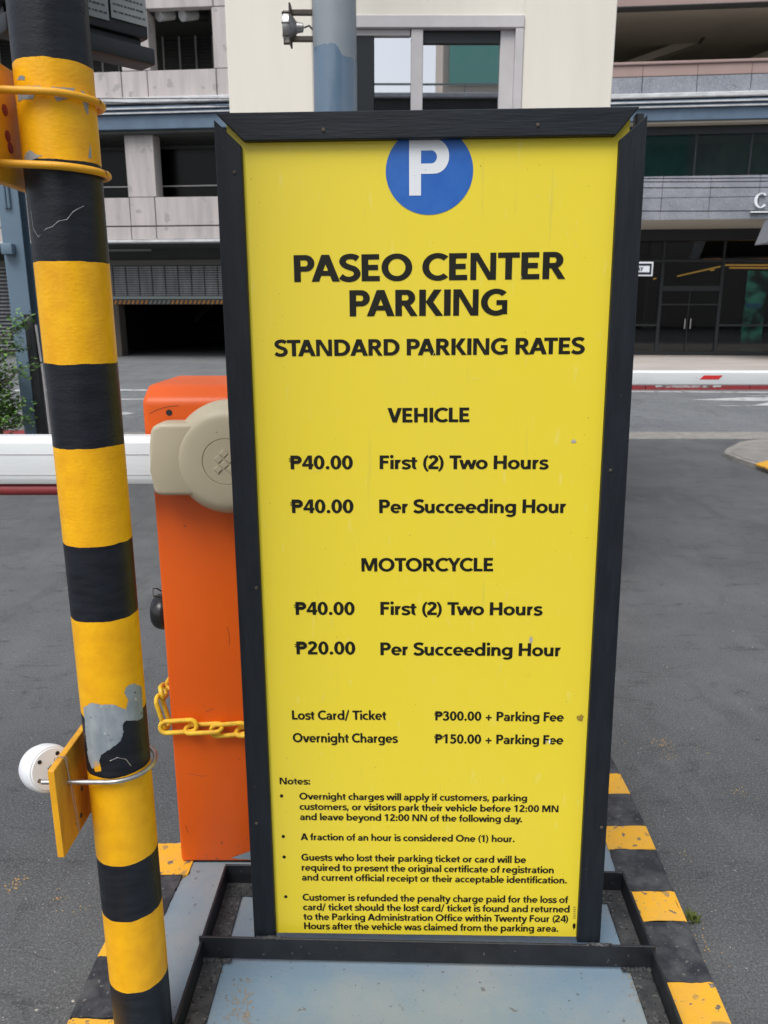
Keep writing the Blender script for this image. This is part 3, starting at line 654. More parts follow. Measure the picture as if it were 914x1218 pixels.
# emblem: blue disc with a white P, its top tucked under the rail
ex, ey = S(511, 203.5, LZ); er = (S(563, 203, LZ)[0]-S(459, 203, LZ)[0])/2; ery = ey-S(511, 255.5, LZ)[1]
disc = [(ex+er*math.cos(a), ey+ery*math.sin(a)) for a in (6.28319*j/96 for j in range(96))]
MB().poly([(x, y, LZ) for x, y in disc]).build('emblem_disc', blue_ink, sign)
px0, py0 = S(487, 232.7, LZ); px1 = S(501, 232, LZ)[0]; pr = S(534.5, 190, LZ)[0]; pt = S(500, 165.5, LZ)[1]; pb = S(500, 206.9, LZ)[1]
ci_t = S(510, 179, LZ)[1]; ci_b = S(510, 194.5, LZ)[1]; ci_r = S(520, 187, LZ)[0]
def bowl(xa, xr, yb, yt, n=14):
    r = (yt-yb)/2; cx = xr-r*.92; cy = (yt+yb)/2
    return [(xa, yb)]+[(cx+r*.92*math.sin(t), cy-r*math.cos(t)) for t in (math.pi*j/n for j in range(n+1))]+[(xa, yt)]
bo = bowl(px1, pr, pb, pt); bn = bowl(px1, ci_r, ci_b, ci_t)
pm = bmesh.new(); Z2 = LZ+.0004
A = [pm.verts.new((x, y, Z2)) for x, y in bo]; B = [pm.verts.new((x, y, Z2)) for x, y in bn]
for j in range(len(A)-1): pm.faces.new((A[j], A[j+1], B[j+1], B[j]))
pm.faces.new([pm.verts.new(q) for q in ((px0, py0, Z2), (px1, py0, Z2), (px1, pt, Z2), (px0, pt, Z2))])
me = bpy.data.meshes.new('emblem_letter'); pm.to_mesh(me); pm.free(); me.materials.append(white_ink); o = bpy.data.objects.new('emblem_letter', me); COL.objects.link(o); o.parent = sign
# marks: brown stain, white scuffs, printer's mark in the corner
def blot(name, u, v, rx, ry, m, seed, z=LZ+.0002):
    x, y = S(u, v, z); random.seed(seed)
    MB().poly([(x+rx*math.cos(a)*random.uniform(.55, 1.15), y+ry*math.sin(a)*random.uniform(.55, 1.15), z) for a in (6.2832*j/13 for j in range(13))]).build(name, m, sign)
blot('dirt_spot', 690.5, 854, .0075, .0085, rust_dirt, 1); blot('scuff', 682.5, 525, .005, .004, chip_w, 2); blot('scuff', 632, 761, .0035, .008, chip_w, 3)
blot('scuff', 628, 800, .003, .007, yellow_v, 4, LZ+.0008); blot('printer_mark', 683, 1102, .0034, .0085, dark_ink, 5); blot('scuff', 654, 882, .002, .006, white_ink, 6, LZ+.0009); blot('scuff', 650, 882, .0018, .004, chip_w, 8, LZ+.0009)
for k in range(6):
    x, y = S(683.5, 1092-k*2.6, LZ); MB().box((x-.0022, y-.0009, LZ), (x+.0022, y+.0007, LZ+.0003)).build('printer_mark', rust_dirt, sign)
blot('scuff', 481, 1060, .006, .014, yellow_v, 11, LZ+.0003)
random.seed(12); b = MB()
for k in range(70):
    e_ = random.random()
    x = random.choice((-.286, .283))+random.gauss(0, .012) if e_ < .45 else random.uniform(-.28, .28); y = random.uniform(.02, 1.48) if e_ < .8 else random.choice((.02, 1.47))+random.gauss(0, .012)
    if not (-.295 < x < .29 and .004 < y < 1.5): continue
    q = random.uniform(.0003, .0008)
    b.poly([(x+q*math.cos(a)*random.uniform(.6, 1.6), y+q*math.sin(a), LZ+.0005) for a in (1.2566*j for j in range(5))])
b.build('grime_specks', mat('grime_speck', (.12, .09, .02), .9), sign, kind='stuff')
b = MB()
for k in range(16):
    x, y = random.uniform(-.26, .26), random.uniform(.05, 1.45); a = random.uniform(-.5, .5)+(1.57 if random.random() < .6 else 0); L_ = random.uniform(.008, .035)
    dx, dy = math.cos(a)*L_, math.sin(a)*L_; nx_, ny_ = -math.sin(a)*.00035, math.cos(a)*.00035
    b.poly([(x, y, LZ+.0006), (x+dx*.5+nx_, y+dy*.5+ny_, LZ+.0006), (x+dx, y+dy, LZ+.0006), (x+dx*.5-nx_, y+dy*.5-ny_, LZ+.0006)])
b.build('fine_scratches', mat('pale_scratch', (.80, .72, .30), .6), sign, kind='stuff')
# iron stand (own frame of reference, flat on the island)
st = Matrix.Rotation(math.atan2(hx.y, hx.x), 4, 'Z'); st.translation = (.046, 0, 0)
IT = IZ+.0045
def stand(b, name='stand_rail', m=black_iron):
    o = b.build(name, m, sign, True); o.matrix_parent_inverse = SM.inverted(); o.matrix_basis = st; return o
xs0, xs1 = -.458, .462; yb_, yf, ymid = 1.548, 1.118, 1.318; hh = .052; fl = .046; tk = .005
stand(MB().box((xs0, yb_-tk, IT), (xs1, yb_, IT+hh), .0015, 1)); stand(MB().box((xs0, yf, IT), (xs1, yf+tk, IT+hh), .0015, 1))
stand(MB().box((xs0-.001, yf+tk, IT), (xs0+tk, yb_-tk, IT+hh-.002), .0015, 1)); stand(MB().box((xs1-tk, yf+tk, IT), (xs1+.001, yb_-tk, IT+hh-.002), .0015, 1))
stand(MB().box((xs0+tk, yb_-fl, IT), (xs1-tk, yb_-tk-.0005, IT+.005), .001, 1), 'stand_flange', black_iron_dusty)
stand(MB().box((xs0+tk+.0005, yf+tk, IT), (xs0+fl, yb_-fl-.0005, IT+.0055), .001, 1), 'stand_flange', black_iron_dusty)
stand(MB().box((xs1-fl, yf+tk, IT), (xs1-tk-.0005, yb_-fl-.0005, IT+.0055), .001, 1), 'stand_flange', black_iron_dusty)
# cross bar that carries the sign: angle iron, upright face to the front, top flange just under the rails
stand(MB().box((xs0-.003, 1.3185, IT+.0075), (xs1+.003, 1.3235, SO.z+.0022), .0012, 1), 'cross_bar')
def weld(cx, cy, cz, r=.0045, n=9, ln=.045, axis=0):
    b = MB()
    for k in range(n):
        t = (k/(n-1)-.5)*ln; px_, py_ = (cx+t, cy) if axis == 0 else (cx, cy+t)
        pr_w = [(0, r*.8)]+[(r*math.sin(R(a_)), r*.8*math.cos(R(a_))) for a_ in (30, 60, 90)]
        q0 = len(b.bm.verts); b.lathe(pr_w, 9, Matrix.Translation((px_+random.uniform(-.001, .001), py_+random.uniform(-.001, .001), cz+random.uniform(-.0006, .0006))))
    return stand(b, 'weld_bead', black_iron_dusty)
weld(-.318, 1.3215, SO.z+.0016); weld(.352, 1.3215, SO.z+.0016); weld(xs0+.032, 1.3145, IT+.0065, .006, 7, .05); weld(xs1-.034, 1.3145, IT+.0065, .006, 7, .05)
weld(xs0+.03, 1.508, IT+.006, .004, 8, .05)

for (cx_, cy_r, rx_, ry_, sd_) in ((-.285, 1.235, .012, .055, 1), (-.262, 1.20, .006, .04, 2), (-.27, 1.45, .008, .03, 3), (.50, 1.26, .008, .03, 4)):
    random.seed(sd_); b = MB()
    for k in range(70):
        x, y = cx_+random.gauss(0, rx_), cy_r+random.gauss(0, ry_*.6); q = random.uniform(.0008, .0026)
        b.poly([(x+q*math.cos(a)*random.uniform(.5, 1.2), y+q*1.8*math.sin(a), IZ+.0046+k*6e-6) for a in (1.0472*j for j in range(6))])
    o = b.build('rust_stain', rust_stain_m, ti, kind='stuff')
# ------------------------------------------------------------------ striped pole
PX, PY, PR = -.4875, 1.28, .0558
def pz(v, u=None):
    y = PY-PR*.8; return Yp(110, v, y).z
POLE_Z = sorted([pz(v) for v in (1181, 1093, 1031, 922, 858, 742, 651, 536, 437, 316, 191, 79)])
# 0 black | 1 yellow from 1181 up to 1093 ...
def pp(u, v):     # point on the pole's surface in its own coordinates
    d = ray(u, v); o = Vector((0, 0, CAMZ)); A = d.x**2+d.y**2; B = -2*(d.x*PX+d.y*PY); C = PX**2+PY**2-PR**2; D = B*B-4*A*C
    t = (-B-math.sqrt(max(0, D)))/(2*A); p = o+d*t; return (p.x-PX, p.y-PY, p.z)
pole_m = pole_material()
pole = empty('striped_pole', (PX, PY, 0), 0, 'yellow and black banded steel pole with chipped paint at the left', 'pole')
prof = [(PR, -.0105)]+[(PR, z) for z in [i*.05 for i in range(0, 56)]]
MB().lathe([(0, -.0105)]+prof+[(0, 2.75)], 64).build('pole_shaft', pole_m, pole, True)
zinc = mat('bare_zinc_patch', (.22, .27, .30), .55, (.40, .43, .45), 26, .5, 120, metal=.15, stretch=(1, 1, .45), speck=[((.10, .11, .12), 75, .66), ((.5, .5, .48), 60, .70)])
crack_m = mat('paint_crack', (.30, .31, .32), .7)
def inside(p, poly):
    c = False; j = len(poly)-1
    for i in range(len(poly)):
        if (poly[i][1] > p[1]) != (poly[j][1] > p[1]) and p[0] < (poly[j][0]-poly[i][0])*(p[1]-poly[i][1])/(poly[j][1]-poly[i][1])+poly[i][0]: c = not c
        j = i
    return c
def chip(poly, m=zinc, st=.45, name='bare_patch'):
    """a place where the paint has come off, wrapped on the tube"""
    us = [p[0] for p in poly]; vs = [p[1] for p in poly]; b = bmesh.new(); cache = {}
    nu, nv = int((max(us)-min(us))/st)+1, int((max(vs)-min(vs))/st)+1
    def V(i, j):
        if (i, j) not in cache:
            x, y, z = pp(min(us)+i*st, min(vs)+j*st); L_ = math.hypot(x, y); k = (PR+.0003)/L_; cache[(i, j)] = b.verts.new((x*k, y*k, z))
        return cache[(i, j)]
    for i in range(nu):
        for j in range(nv):
            cu_, cv_ = min(us)+(i+.5)*st, min(vs)+(j+.5)*st
            q = Vector((cu_*.35, cv_*.35, 0)); du = noise.noise(q)*.9; dv_ = noise.noise(q+Vector((9, 4, 2)))*.9
            if inside((cu_+du, cv_+dv_), poly): b.faces.new((V(i, j), V(i+1, j), V(i+1, j+1), V(i, j+1)))
    me = bpy.data.meshes.new(name); b.to_mesh(me); b.free(); me.materials.append(m)
    for f_ in me.polygons: f_.use_smooth = True
    o = bpy.data.objects.new(name, me); COL.objects.link(o); o.parent = pole
chip([(99.5, 842), (108, 836), (122, 838), (135, 838), (150, 844), (153, 833), (148, 823), (152, 815), (160, 813), (168.5, 817), (170.5, 853), (165, 857), (150, 857), (146, 862), (147, 872), (143, 882), (130, 892), (120, 898), (118, 911), (110, 914), (106, 906), (103, 880)])
chip([(20, 102), (22, 121), (29, 118), (40, 118), (43, 111), (50, 108), (49, 102)]); chip([(60, 103), (62, 110), (68, 121), (77, 118), (87, 116), (89, 105)]); chip([(97, 107), (98, 119), (101, 130), (105, 138), (105.5, 114)])
chip([(21, 95), (23, 91), (27, 89.5), (30, 91), (30, 95)]); chip([(29, 192), (30, 184), (36, 178), (42, 183), (51, 185), (40, 190)]); chip([(105.3, 188), (107.2, 169), (109.3, 188)])
chip([(112, 914), (113, 905), (119, 908), (121, 917), (114, 918)], plate_m)
ck = [(37, 250), (40, 272), (46, 282), (55, 272), (62, 270), (70, 263), (80, 261), (87, 252), (92, 249), (100, 245)]
MB().tube([tuple(Vector(pp(u, v))*1.0) for u, v in ck], .00055, 4).build('paint_crack', crack_m, pole)

def ubolt(parent, z, r, m, xleg, name='u_bolt', tilt=0.0, rr=.066, wavy_=0):
    pts = [(xleg, -rr, tilt*(xleg))]
    for j in range(25):
        a = -math.pi/2+math.pi*j/24; pts.append((math.cos(a)*rr, math.sin(a)*rr, tilt*math.cos(a)*rr))
    pts.append((xleg, rr, tilt*xleg))
    o = MB().tube(pts, r, 12).build(name, m, parent, True); o.location = (0, 0, z); return o
# upper yellow plate clamped to the pole
PS = .89
up = empty('clamped_plate', (PX, PY, 0), 0, 'yellow steel plate clamped high on the striped pole by two yellow rods', 'plate')
MB().box((-.085, -.12, 1.632), (-.066, .11, 1.80), .006, 2).build('plate', plate_m, up, True)
ubolt(up, 1.752, .0055, plate_m, -.135, tilt=-.03, rr=.064); ubolt(up, 1.655, .0055, plate_m, -.10, tilt=-.04, rr=.064)
for (y, z) in ((-.03, 1.735), (-.03, 1.70), (-.025, 1.685)): MB().lathe([(0, .002), (.008, .0015), (.008, -.001)], 12, Matrix.Translation((-.066, y, z)) @ Matrix.Rotation(R(90), 4, 'Y')).build('red_mark', red_rubber, up)
# wooden board with galvanised rod
wbd = empty('clamped_board', (PX, PY, 0), 0, 'small yellow painted wooden board clamped low on the striped pole by a galvanised rod', 'board')
MB().box((-.081, -.109, .528), (-.069, .07, .70), .0012, 1).build('board', wood_m, wbd)
MB().box((-.0805, -.1105, .530), (-.0695, -.1092, .698), .0004, 1).build('board_edge', wood_edge, wbd)
ubolt(wbd, .648, .0042, galv, -.115, rr=.0645)
for (y, z) in ((-.066, .648), (.066, .648)): MB().lathe([(.0045, -.012), (.009, -.012), (.009, -.007), (.0045, -.007)], 6, Matrix.Translation((-.074, y, z)) @ Matrix.Rotation(R(90), 4, 'Y')).build('nut', galv, wbd)
for (y, z) in ((-.028, .555), (-.012, .60)): MB().lathe([(0, .002), (.0035, .0016), (.005, 0)], 12, Matrix.Translation((-.069, y, z)) @ Matrix.Rotation(R(90), 4, 'Y')).build('screw', rust_m, wbd, True)
b = MB()
for off in (0, .006):
    b.tube([(-.083, -.075+off, .66), (-.084, -.074+off*.4, .700), (-.075, -.072, .7035), (-.0665, -.071+off, .698), (-.0655, -.068-off*.6+.004, .66), (-.066, -.06+off*1.2, .62), (-.066, -.055+off, .58), (-.067, -.048+off*.6, .535)], .0006, 5)
b.build('tie_wire', wire_m, wbd, True)
for q_ in ([pp(131, 905), pp(140, 901), pp(150, 903), pp(156, 911)], [pp(131, 931), pp(145, 935), pp(152, 925)]): MB().tube(q_, .0006, 5).build('loose_wire', wire_m, wbd, True)
# white round device behind the board
wd = empty('round_device', (PX-.112, PY-.03, .652), 0, 'white round plastic device behind the small wooden board', 'device')
wd.rotation_euler = (0, R(-104), R(-38))
MB().lathe([(0, 0), (.0375, 0), (.0395, .002), (.041, .012), (.040, .03), (.036, .044), (.026, .052), (0, .055)], 48).build('housing', white_pl, wd, True)
MB().lathe([(0, -.0022), (.0345, -.0022), (.036, -.0005)], 48).build('base_disc', white_pl, wd, True)
for a in (35, 155, 250, 320): MB().lathe([(0, -.0032), (.0034, -.0031), (.0038, -.002)], 12, Matrix.Translation((.027*math.cos(R(a)), .027*math.sin(R(a)), 0))).build('screw_hole', dark_m if a != 250 else galv, wd)
b = MB(); b.lathe([(0, -.008), (.008, -.008), (.008, -.002)], 6); b.build('centre_nut', rust_m, wd)
# dark cabinet behind the pole with two notices
cb = empty('meter_cabinet', (PX, PY+PR+.02, 0), R(45), 'dark steel cabinet behind the top of the striped pole with paper notices', 'cabinet')
cb.location = (-.462, 1.385, 0)
MB().box((-.14, 0, 1.888), (.100, .05, 2.35), .004, 2).build('cabinet_body', dark_m, cb, True)
MB().box((-.14, -.018, 1.846), (.100, .03, 1.872), .004, 2).build('lower_tray', dark_m, cb, True)
MB().box((-.13, .01, 1.8722), (.09, .04, 1.8878)).build('gap_spacer', dark_m, cb)
def notice(x0, x1, z0, rows, bar, seed):
    n_ = MB().box((x0, -.0035, z0), (x1, -.0015, 2.12), .0004, 1).build('paper_notice', paper_m, cb); random.seed(seed)
    b = MB()
    for r_ in range(rows):
        z = z0+.009+r_*.0105; x = x0+.004
        if bar and r_ == 2:
            while x < x1-.012: wdt = random.uniform(.0006, .0022); b.box((x, -.0042, z-.001), (x+wdt, -.0036, z+.006)); x += wdt+random.uniform(.0006, .0018)
            continue
        while x < x1-.006:
            wdt = random.uniform(.0015, .006); b.box((x, -.0042, z), (min(x+wdt, x1-.003), -.0036, z+.0022)); x += wdt+random.uniform(.0012, .003)
    b.build('faded_print', ink_grey, n_)
notice(-.12, .030, 1.900, 12, True, 1); notice(.034, .096, 1.906, 11, False, 2)

for o in (pole, up, wbd, wd, cb):      # the pole is a 102 mm tube standing just in front of the sign
    o.scale = ((.93 if o is wd else .89),)*3; o.location = (o.location.x*.89, o.location.y*.89, o.location.z*.89+CAMZ*.11)
# ------------------------------------------------------------------ near barrier gate
bg_ = empty('barrier_gate', (-.32, 1.80, IZ), 0, 'orange barrier gate cabinet left of the yellow sign with a white boom arm', 'barrier gate')
BY = 1.626-1.80; Z0 = .008
MB().box((-.172, BY, Z0), (.172, BY+.33, 1.06), .008, 3).build('cabinet_body', orange_m, bg_, True)
hood = MB()
pr_ = [(BY-.008, 1.0), (BY-.008, 1.125), (BY+.040, 1.152), (BY+.28, 1.152), (BY+.345, 1.135), (BY+.345, 1.0)]
hood.prism(pr_, -.181, .181, 'x', .014, 5)
hood.build('hood', orange_m, bg_, True)
MB().lathe([(0, .0006), (.0065, .0006), (.0065, -.002)], 16, Matrix.Translation((-.181+.0565, BY-.008, 1.098)) @ Matrix.Rotation(R(90), 4, 'X')).build('key_hole', dark_m, bg_)
b = MB()
for pts_ in ([(-.165, 1.096), (-.150, 1.104), (-.130, 1.110), (-.105, 1.113)], [(-.03, .62), (-.026, .60), (-.027, .575)], [(-.140, .25), (-.110, .243), (-.098, .244)], [(-.155, .11), (-.150, .09)], [(-.09, .41), (-.07, .418)]):
    b = MB(); b.tube([(x, BY-(.0084 if z > 1.0 else .0003), z) for x, z in pts_], .00045, 4); b.build('scratch', mat('dark_scratch', (.20, .05, .02), .7) if 'dark_scratch' not in MATS else MATS['dark_scratch'], bg_)
random.seed(4); b = MB()
for k in range(50):
    x = random.uniform(-.168, .168); z = Z0+abs(random.gauss(0, .03))+.004; q = random.uniform(.0006, .002)
    b.poly([(x+q*math.cos(a), BY-.0006, z+q*math.sin(a)*.7) for a in (1.2566*j for j in range(5))])
b.build('splashed_dirt', mat('dried_splash', (.16, .10, .07), .9), bg_, kind='stuff')
# painted-over patch at the foot
pts = [(-.05, Z0+.012), (-.02, Z0+.026), (0.0, Z0+.034), (.05, Z0+.028), (.10, Z0+.034), (.16, Z0+.03), (.16, Z0+.008), (-.03, Z0+.008)]
MB().poly([(x, BY-.0012, z) for x, z in wavy(pts, .0012, .008, 3)]).build('grey_paint_patch', grey_paint, bg_)
MB().box((-.168, BY+.004, 0), (.168, BY+.325, Z0-.0005)).build('base_gasket', dark_m, bg_)
# crank cover: domed disc with clamp for the arm
cz = 1.158-IZ; CY = BY-.0085
M = Matrix.Translation((.002, CY, cz)) @ Matrix.Rotation(R(90), 4, 'X')
prf = [(.118, 0), (.118, .018)]+[(.118-.036*(1-math.cos(t)), .018+.052*math.sin(t)) for t in (math.pi/2*j/10 for j in range(1, 11))]+[(.078, .0708), (.048, .0718), (.0468, .0695), (.0455, .0718), (0, .0722)]
MB().lathe(prf, 72, M).build('crank_cover', beige_m, bg_, True, sharp=50)
M2 = Matrix.Translation((0, CY-.0722, cz))
for (x, z) in ((-.001, .017), (-.012, .006), (.010, .006), (-.001, -.005), (-.014, -.015), (.012, -.016)):
    MB().box((-.0062, -.0022, -.0062), (.0062, .0004, .0062), .0008, 1, M2 @ Matrix.Translation((x, 0, z)) @ Matrix.Rotation(R(45), 4, 'Y')).build('emblem_lozenge', beige_m, bg_)
ch = MB()
ch.prism([(-.150, cz-.064), (-.153, cz-.02), (-.153, cz+.03), (-.146, cz+.068), (-.128, cz+.077), (-.06, cz+.077), (-.04, cz+.05), (-.04, cz-.05), (-.06, cz-.072), (-.14, cz-.072)], CY-.066, CY-.004, 'y', .010, 4)
ch.build('arm_clamp', beige_m, bg_, True)
# boom arm
ym = CY-.033; ab, at_ = cz-.050, cz+.048
arm = MB()
sec = [(ym-.026, ab+.012), (ym-.021, ab), (ym+.021, ab), (ym+.026, ab+.012), (ym+.026, at_-.012), (ym+.016, at_), (ym-.016, at_), (ym-.026, at_-.012)]
arm.prism(sec, -.142, -3.3, 'x', .002, 1); boom = arm.build('boom_arm', white_arm, bg_, True, sharp=20)
for zz in (ab+.020, at_-.036): MB().box((-3.29, ym-.0268, zz), (-.155, ym-.0255, zz+.0022)).build('profile_groove', alum, boom)
MB().tube([(-.262, ym-.006, ab-.0135), (-3.2, ym-.006, ab-.0135)], .0125, 14).build('rubber_edge', red_rubber, boom, True)
# side knob and cable
Mk = Matrix.Translation((-.180, -.095, .775-IZ)) @ Matrix.Rotation(R(-90), 4, 'Y')
MB().lathe([(0, .040), (.018, .0395), (.030, .036), (.037, .030), (.041, .022), (.0425, .012), (.0415, .004), (.038, 0), (0, 0)], 40, Mk).build('round_knob', knob_m, bg_, True)
MB().tube([(-.172, -.095, .775-IZ), (-.200, -.095, .775-IZ)], .012, 16).build('knob_stem', knob_m, bg_, True)
MB().tube([(-.174+.0, -.12, .675), (-.195, -.125, .692), (-.203, -.13, .694), (-.200, -.14, .680), (-.172, -.13, .67)], .0016, 6).build('cable_loop', knob_m, bg_, True)

# chain round the cabinet
chn = empty('chain', (-.32, 1.80, .53), 0, 'yellow plastic chain slung round the orange barrier cabinet', 'chain')
def link_mesh():
    L_, W_, r = .042-.0135, .0135, .0052; pts = []
    for j in range(9): a = -math.pi/2+math.pi*j/8; pts.append((L_+math.cos(a)*W_, math.sin(a)*W_, 0))
    for j in range(9): a = math.pi/2+math.pi*j/8; pts.append((-L_+math.cos(a)*W_, math.sin(a)*W_, 0))
    return MB().tube(pts, r, 10, closed=True).build('chain_link', chain_m, chn, True)
lk = link_mesh(); first = True
fy = BY-.0125
spots = [((-.150, fy-.004, .002), 0, -4, 80), ((-.092, fy-.004, -.003), 0, -3, 15), ((-.034, fy-.004, -.006), 0, -5, 85), ((.024, fy-.004, -.010), 0, -2, 15), ((.082, fy-.004, -.012), 0, 0, 85), ((.140, fy-.004, -.012), 0, 3, 15),
         ((-.188, fy+.012, .030), 20, 78, 30), ((-.196, fy+.055, .060), 100, 20, 75), ((-.186, fy+.115, .058), 90, 0, 10), ((-.186, fy+.172, .05), 90, -6, 80), ((-.186, fy+.23, .045), 90, 0, 10), ((-.186, fy+.288, .045), 90, 0, 85)]
for (p, rz, tilt, roll) in spots:
    o = lk if first else share(lk, chn); first = False
    o.matrix_basis = Matrix.Translation(p) @ Matrix.Rotation(R(rz), 4, 'Z') @ Matrix.Rotation(R(tilt), 4, 'Y') @ Matrix.Rotation(R(roll), 4, 'X')

# ------------------------------------------------------------------ far barrier gate
fb = empty('barrier_gate', (1.08, 4.2, .15), 0, 'farther barrier gate with a white boom arm marked in red, right of the yellow sign', 'barrier gate')
MB().box((-.15, -.15, .004), (.15, .15, .98), .01, 2).build('cabinet_body', orange_m, fb, True)
MB().box((-.158, -.158, .90), (.158, .158, 1.02), .02, 3).build('hood', orange_m, fb, True)
p = Yp(830, 440, 4.05); q = Yp(830, 457, 4.05); zt, zb = p.z-.15, q.z-.15
MB().lathe([(.1, 0), (.1, .02), (.08, .06), (0, .065)], 40, Matrix.Translation((0, -.158, (zt+zb)/2)) @ Matrix.Rotation(R(90), 4, 'X')).build('crank_cover', beige_m, fb, True)
ya = -.15-.05; secf = [(ya-.02, zb+.006), (ya-.015, zb), (ya+.03, zb), (ya+.03, zt), (ya-.012, zt), (ya-.02, zt-.008)]
fbm = MB().prism(secf, .09, 4.2, 'x', .0015, 1).build('boom_arm', white_arm, fb, True, sharp=20)
for u0 in (838, 1000):
    P0 = [Yp(u, v, 4.2+ya-.0215) for u, v in ((u0-6, 451.3), (u0+17, 451.3), (u0+22, 446.5), (u0, 446.5))]
    MB().poly([(p_.x-1.08, ya-.0215, p_.z-.15) for p_ in P0]).build('red_mark', red_m, fbm)

# ------------------------------------------------------------------ guard booth
bt = empty('guard_booth', (.19, 4.5, .152), 0, 'cream painted guard booth rising behind the yellow sign', 'booth')
bx0, bx1 = Yp(270.5, 70, 4.5).x-.19, Yp(730.5, 70, 4.5).x-.19
wx1 = Yp(622, 75, 4.5).x-.19; wx0 = -.56; wz1 = Yp(500, 18.5, 4.5).z-.152; wz0 = 1.35; TH = .12
b = MB(); HT = 3.7
b.box((bx0, 0, 0), (wx0, TH, HT), .004, 1).box((wx1, 0, 0), (bx1, TH, HT), .004, 1).box((wx0, 0.0004, 0), (wx1, TH, wz0)).box((wx0, .0004, wz1), (wx1, TH, HT))
b.box((bx0+.001, TH, 0), (bx0+TH, 2.4, HT)); b.box((bx1-TH, TH, 0), (bx1-.001, 2.4, HT)); b.box((bx0+.002, 2.4, 0), (bx1-.002, 2.5, HT))
b.build('booth_wall', booth_m, bt)
MB().box((bx0-.15, -.15, HT), (bx1+.15, 2.6, HT+.12), .01, 1).build('booth_roof', booth_m, bt)
MB().box((bx0+TH, TH+.9, .01), (bx1-TH, TH+.95, HT-.02)).build('inner_partition', dark_wall, bt)
MB().box((bx0-.02, -.02, 0), (bx1+.02, -.0005, .12), .004, 1).build('skirting', concrete_k, bt)
win = empty('window'); win.parent = bt
def bar(a, c, name='window_frame', m=alum): return MB().box(a, c, .003, 1).build(name, m, win, True)
fw = .048
bar((wx0, -.012, wz1-.058), (wx1, .07, wz1)); bar((wx0, -.010, wz0), (wx1, .07, wz0+.05)); bar((wx1-.043, -.010, wz0+.05), (wx1-.0005, .07, wz1-.058)); bar((wx0, -.010, wz0+.05), (wx0+.043, .07, wz1-.058))
def bu(u, y=4.53): return Yp(u, 75, y).x-.19
bar((wx0+.044, .012, wz1-.088), (bu(488), .05, wz1-.0585), 'window_sash'); bar((bu(489), .0, wz0+.05), (bu(503), .05, wz1-.0585), 'window_sash')
bar((bu(503.5), .03, wz1-.12), (bu(594), .06, wz1-.0585), 'window_sash', mull_m); bar((bu(594.5), .02, wz0+.05), (bu(611.5), .06, wz1-.0585), 'window_sash')
bar((bu(424), .015, wz0+.05), (bu(445), .05, wz1-.0885), 'window_sash', mull_m)
MB().box((bu(445.5), .032, wz0+.05), (bu(488.8), .036, wz1-.089)).build('pane', glass_booth, win)
MB().box((bu(503.5), .044, wz0+.05), (bu(594), .048, wz1-.1205)).build('pane', glass_booth, win)
MB().box((wx0+.044, .032, wz0+.05), (bu(423.5), .036, wz1-.089)).build('pane', glass_booth, win)
# pipe post in front of the booth
pc = Yp(398.5, 60, 3.8); pp0 = empty('pipe_post', (pc.x, 3.8, IZ), 0, 'thick grey blue pipe post in front of the guard booth window', 'post')
fresh = mat('fresh_slate_blue_paint', (.095, .155, .225), .3, (.12, .18, .25), 8, .45, 70, coat=.5)
zc_ = Yp(398, 52, 3.705).z-IZ
MB().lathe([(.095, 0), (.095, zc_-.3), (.095, 4.2), (0, 4.2)], 64).build('pipe_shaft', pipe_grey, pp0, True)
bmx = bmesh.new(); n_ = 96; rows = 14
top = [zc_+.006*noise.noise(Vector((j*.45, 0, 0)))-.045/(1+math.exp(-((j/n_)*360-284)/3)) for j in range(n_)]
G_ = [[bmx.verts.new((.0962*math.cos(2*math.pi*j/n_), .0962*math.sin(2*math.pi*j/n_), top[j]*i/rows+.002)) for j in range(n_)] for i in range(rows+1)]
for i in range(rows):
    for j in range(n_): bmx.faces.new((G_[i][j], G_[i][(j+1) % n_], G_[i+1][(j+1) % n_], G_[i+1][j]))
me = bpy.data.meshes.new('fresh_paint_coat'); bmx.to_mesh(me); bmx.free(); me.materials.append(fresh)
for q_ in me.polygons: q_.use_smooth = True
o = bpy.data.objects.new('fresh_paint_coat', me); COL.objects.link(o); o.parent = pp0
MB().lathe([(.096, 0), (.16, 0), (.16, .015), (.096, .015)], 40).build('base_plate', pipe_grey, pp0, True)
# floodlight bracket on the pipe
a = Yp(338, 30, 3.8); fl_ = empty('floodlight', (pc.x, 3.8, 0), 0, 'small weathered floodlight on a twin arm bracket left of the pipe post', 'floodlight')
z1_, z2_, zm = Yp(350, 15, 3.8).z, Yp(350, 46.5, 3.8).z, Yp(350, 33, 3.8).z; xa = Yp(347, 30, 3.8).x-pc.x; xb = -.09
for zz in (z1_, z2_): MB().box((xa, -.010, zz-.010), (xb, .012, zz+.010), .002, 1).build('bracket_arm', rust_m, fl_)
MB().box((xb-.004, -.02, z2_-.04), (xb+.004, .02, z1_+.06)).build('mounting_strap', rust_m, fl_)
MB().box((xa-.008, -.03, z2_-.03), (xa, .03, z1_+.03), .002, 1).build('yoke_plate', rust_m, fl_)
Ml = Matrix.Translation((xa-.006, 0, zm)) @ Matrix.Rotation(R(90), 4, 'Y')
lh = MB().lathe([(0, -.028), (.058, -.028), (.062, -.02), (.060, .0), (.045, .012), (.022, .03), (.018, .055), (0, .06)], 32, Ml).build('lamp_body', galv, fl_, True)
for k in range(8):
    a = 6.2832*k/8; MB().box((-.03, -.0015, .045), (.004, .0015, .066), 0, 1, Matrix.Translation((xa-.006, 0, zm)) @ Matrix.Rotation(a, 4, 'X')).build('cooling_fin', rust_m, fl_)
MB().tube([(xa+.055, 0, zm), (xa+.075, 0, zm+.008), (xb, -.005, zm-.012)], .004, 6).build('cable', knob_m, fl_, True)

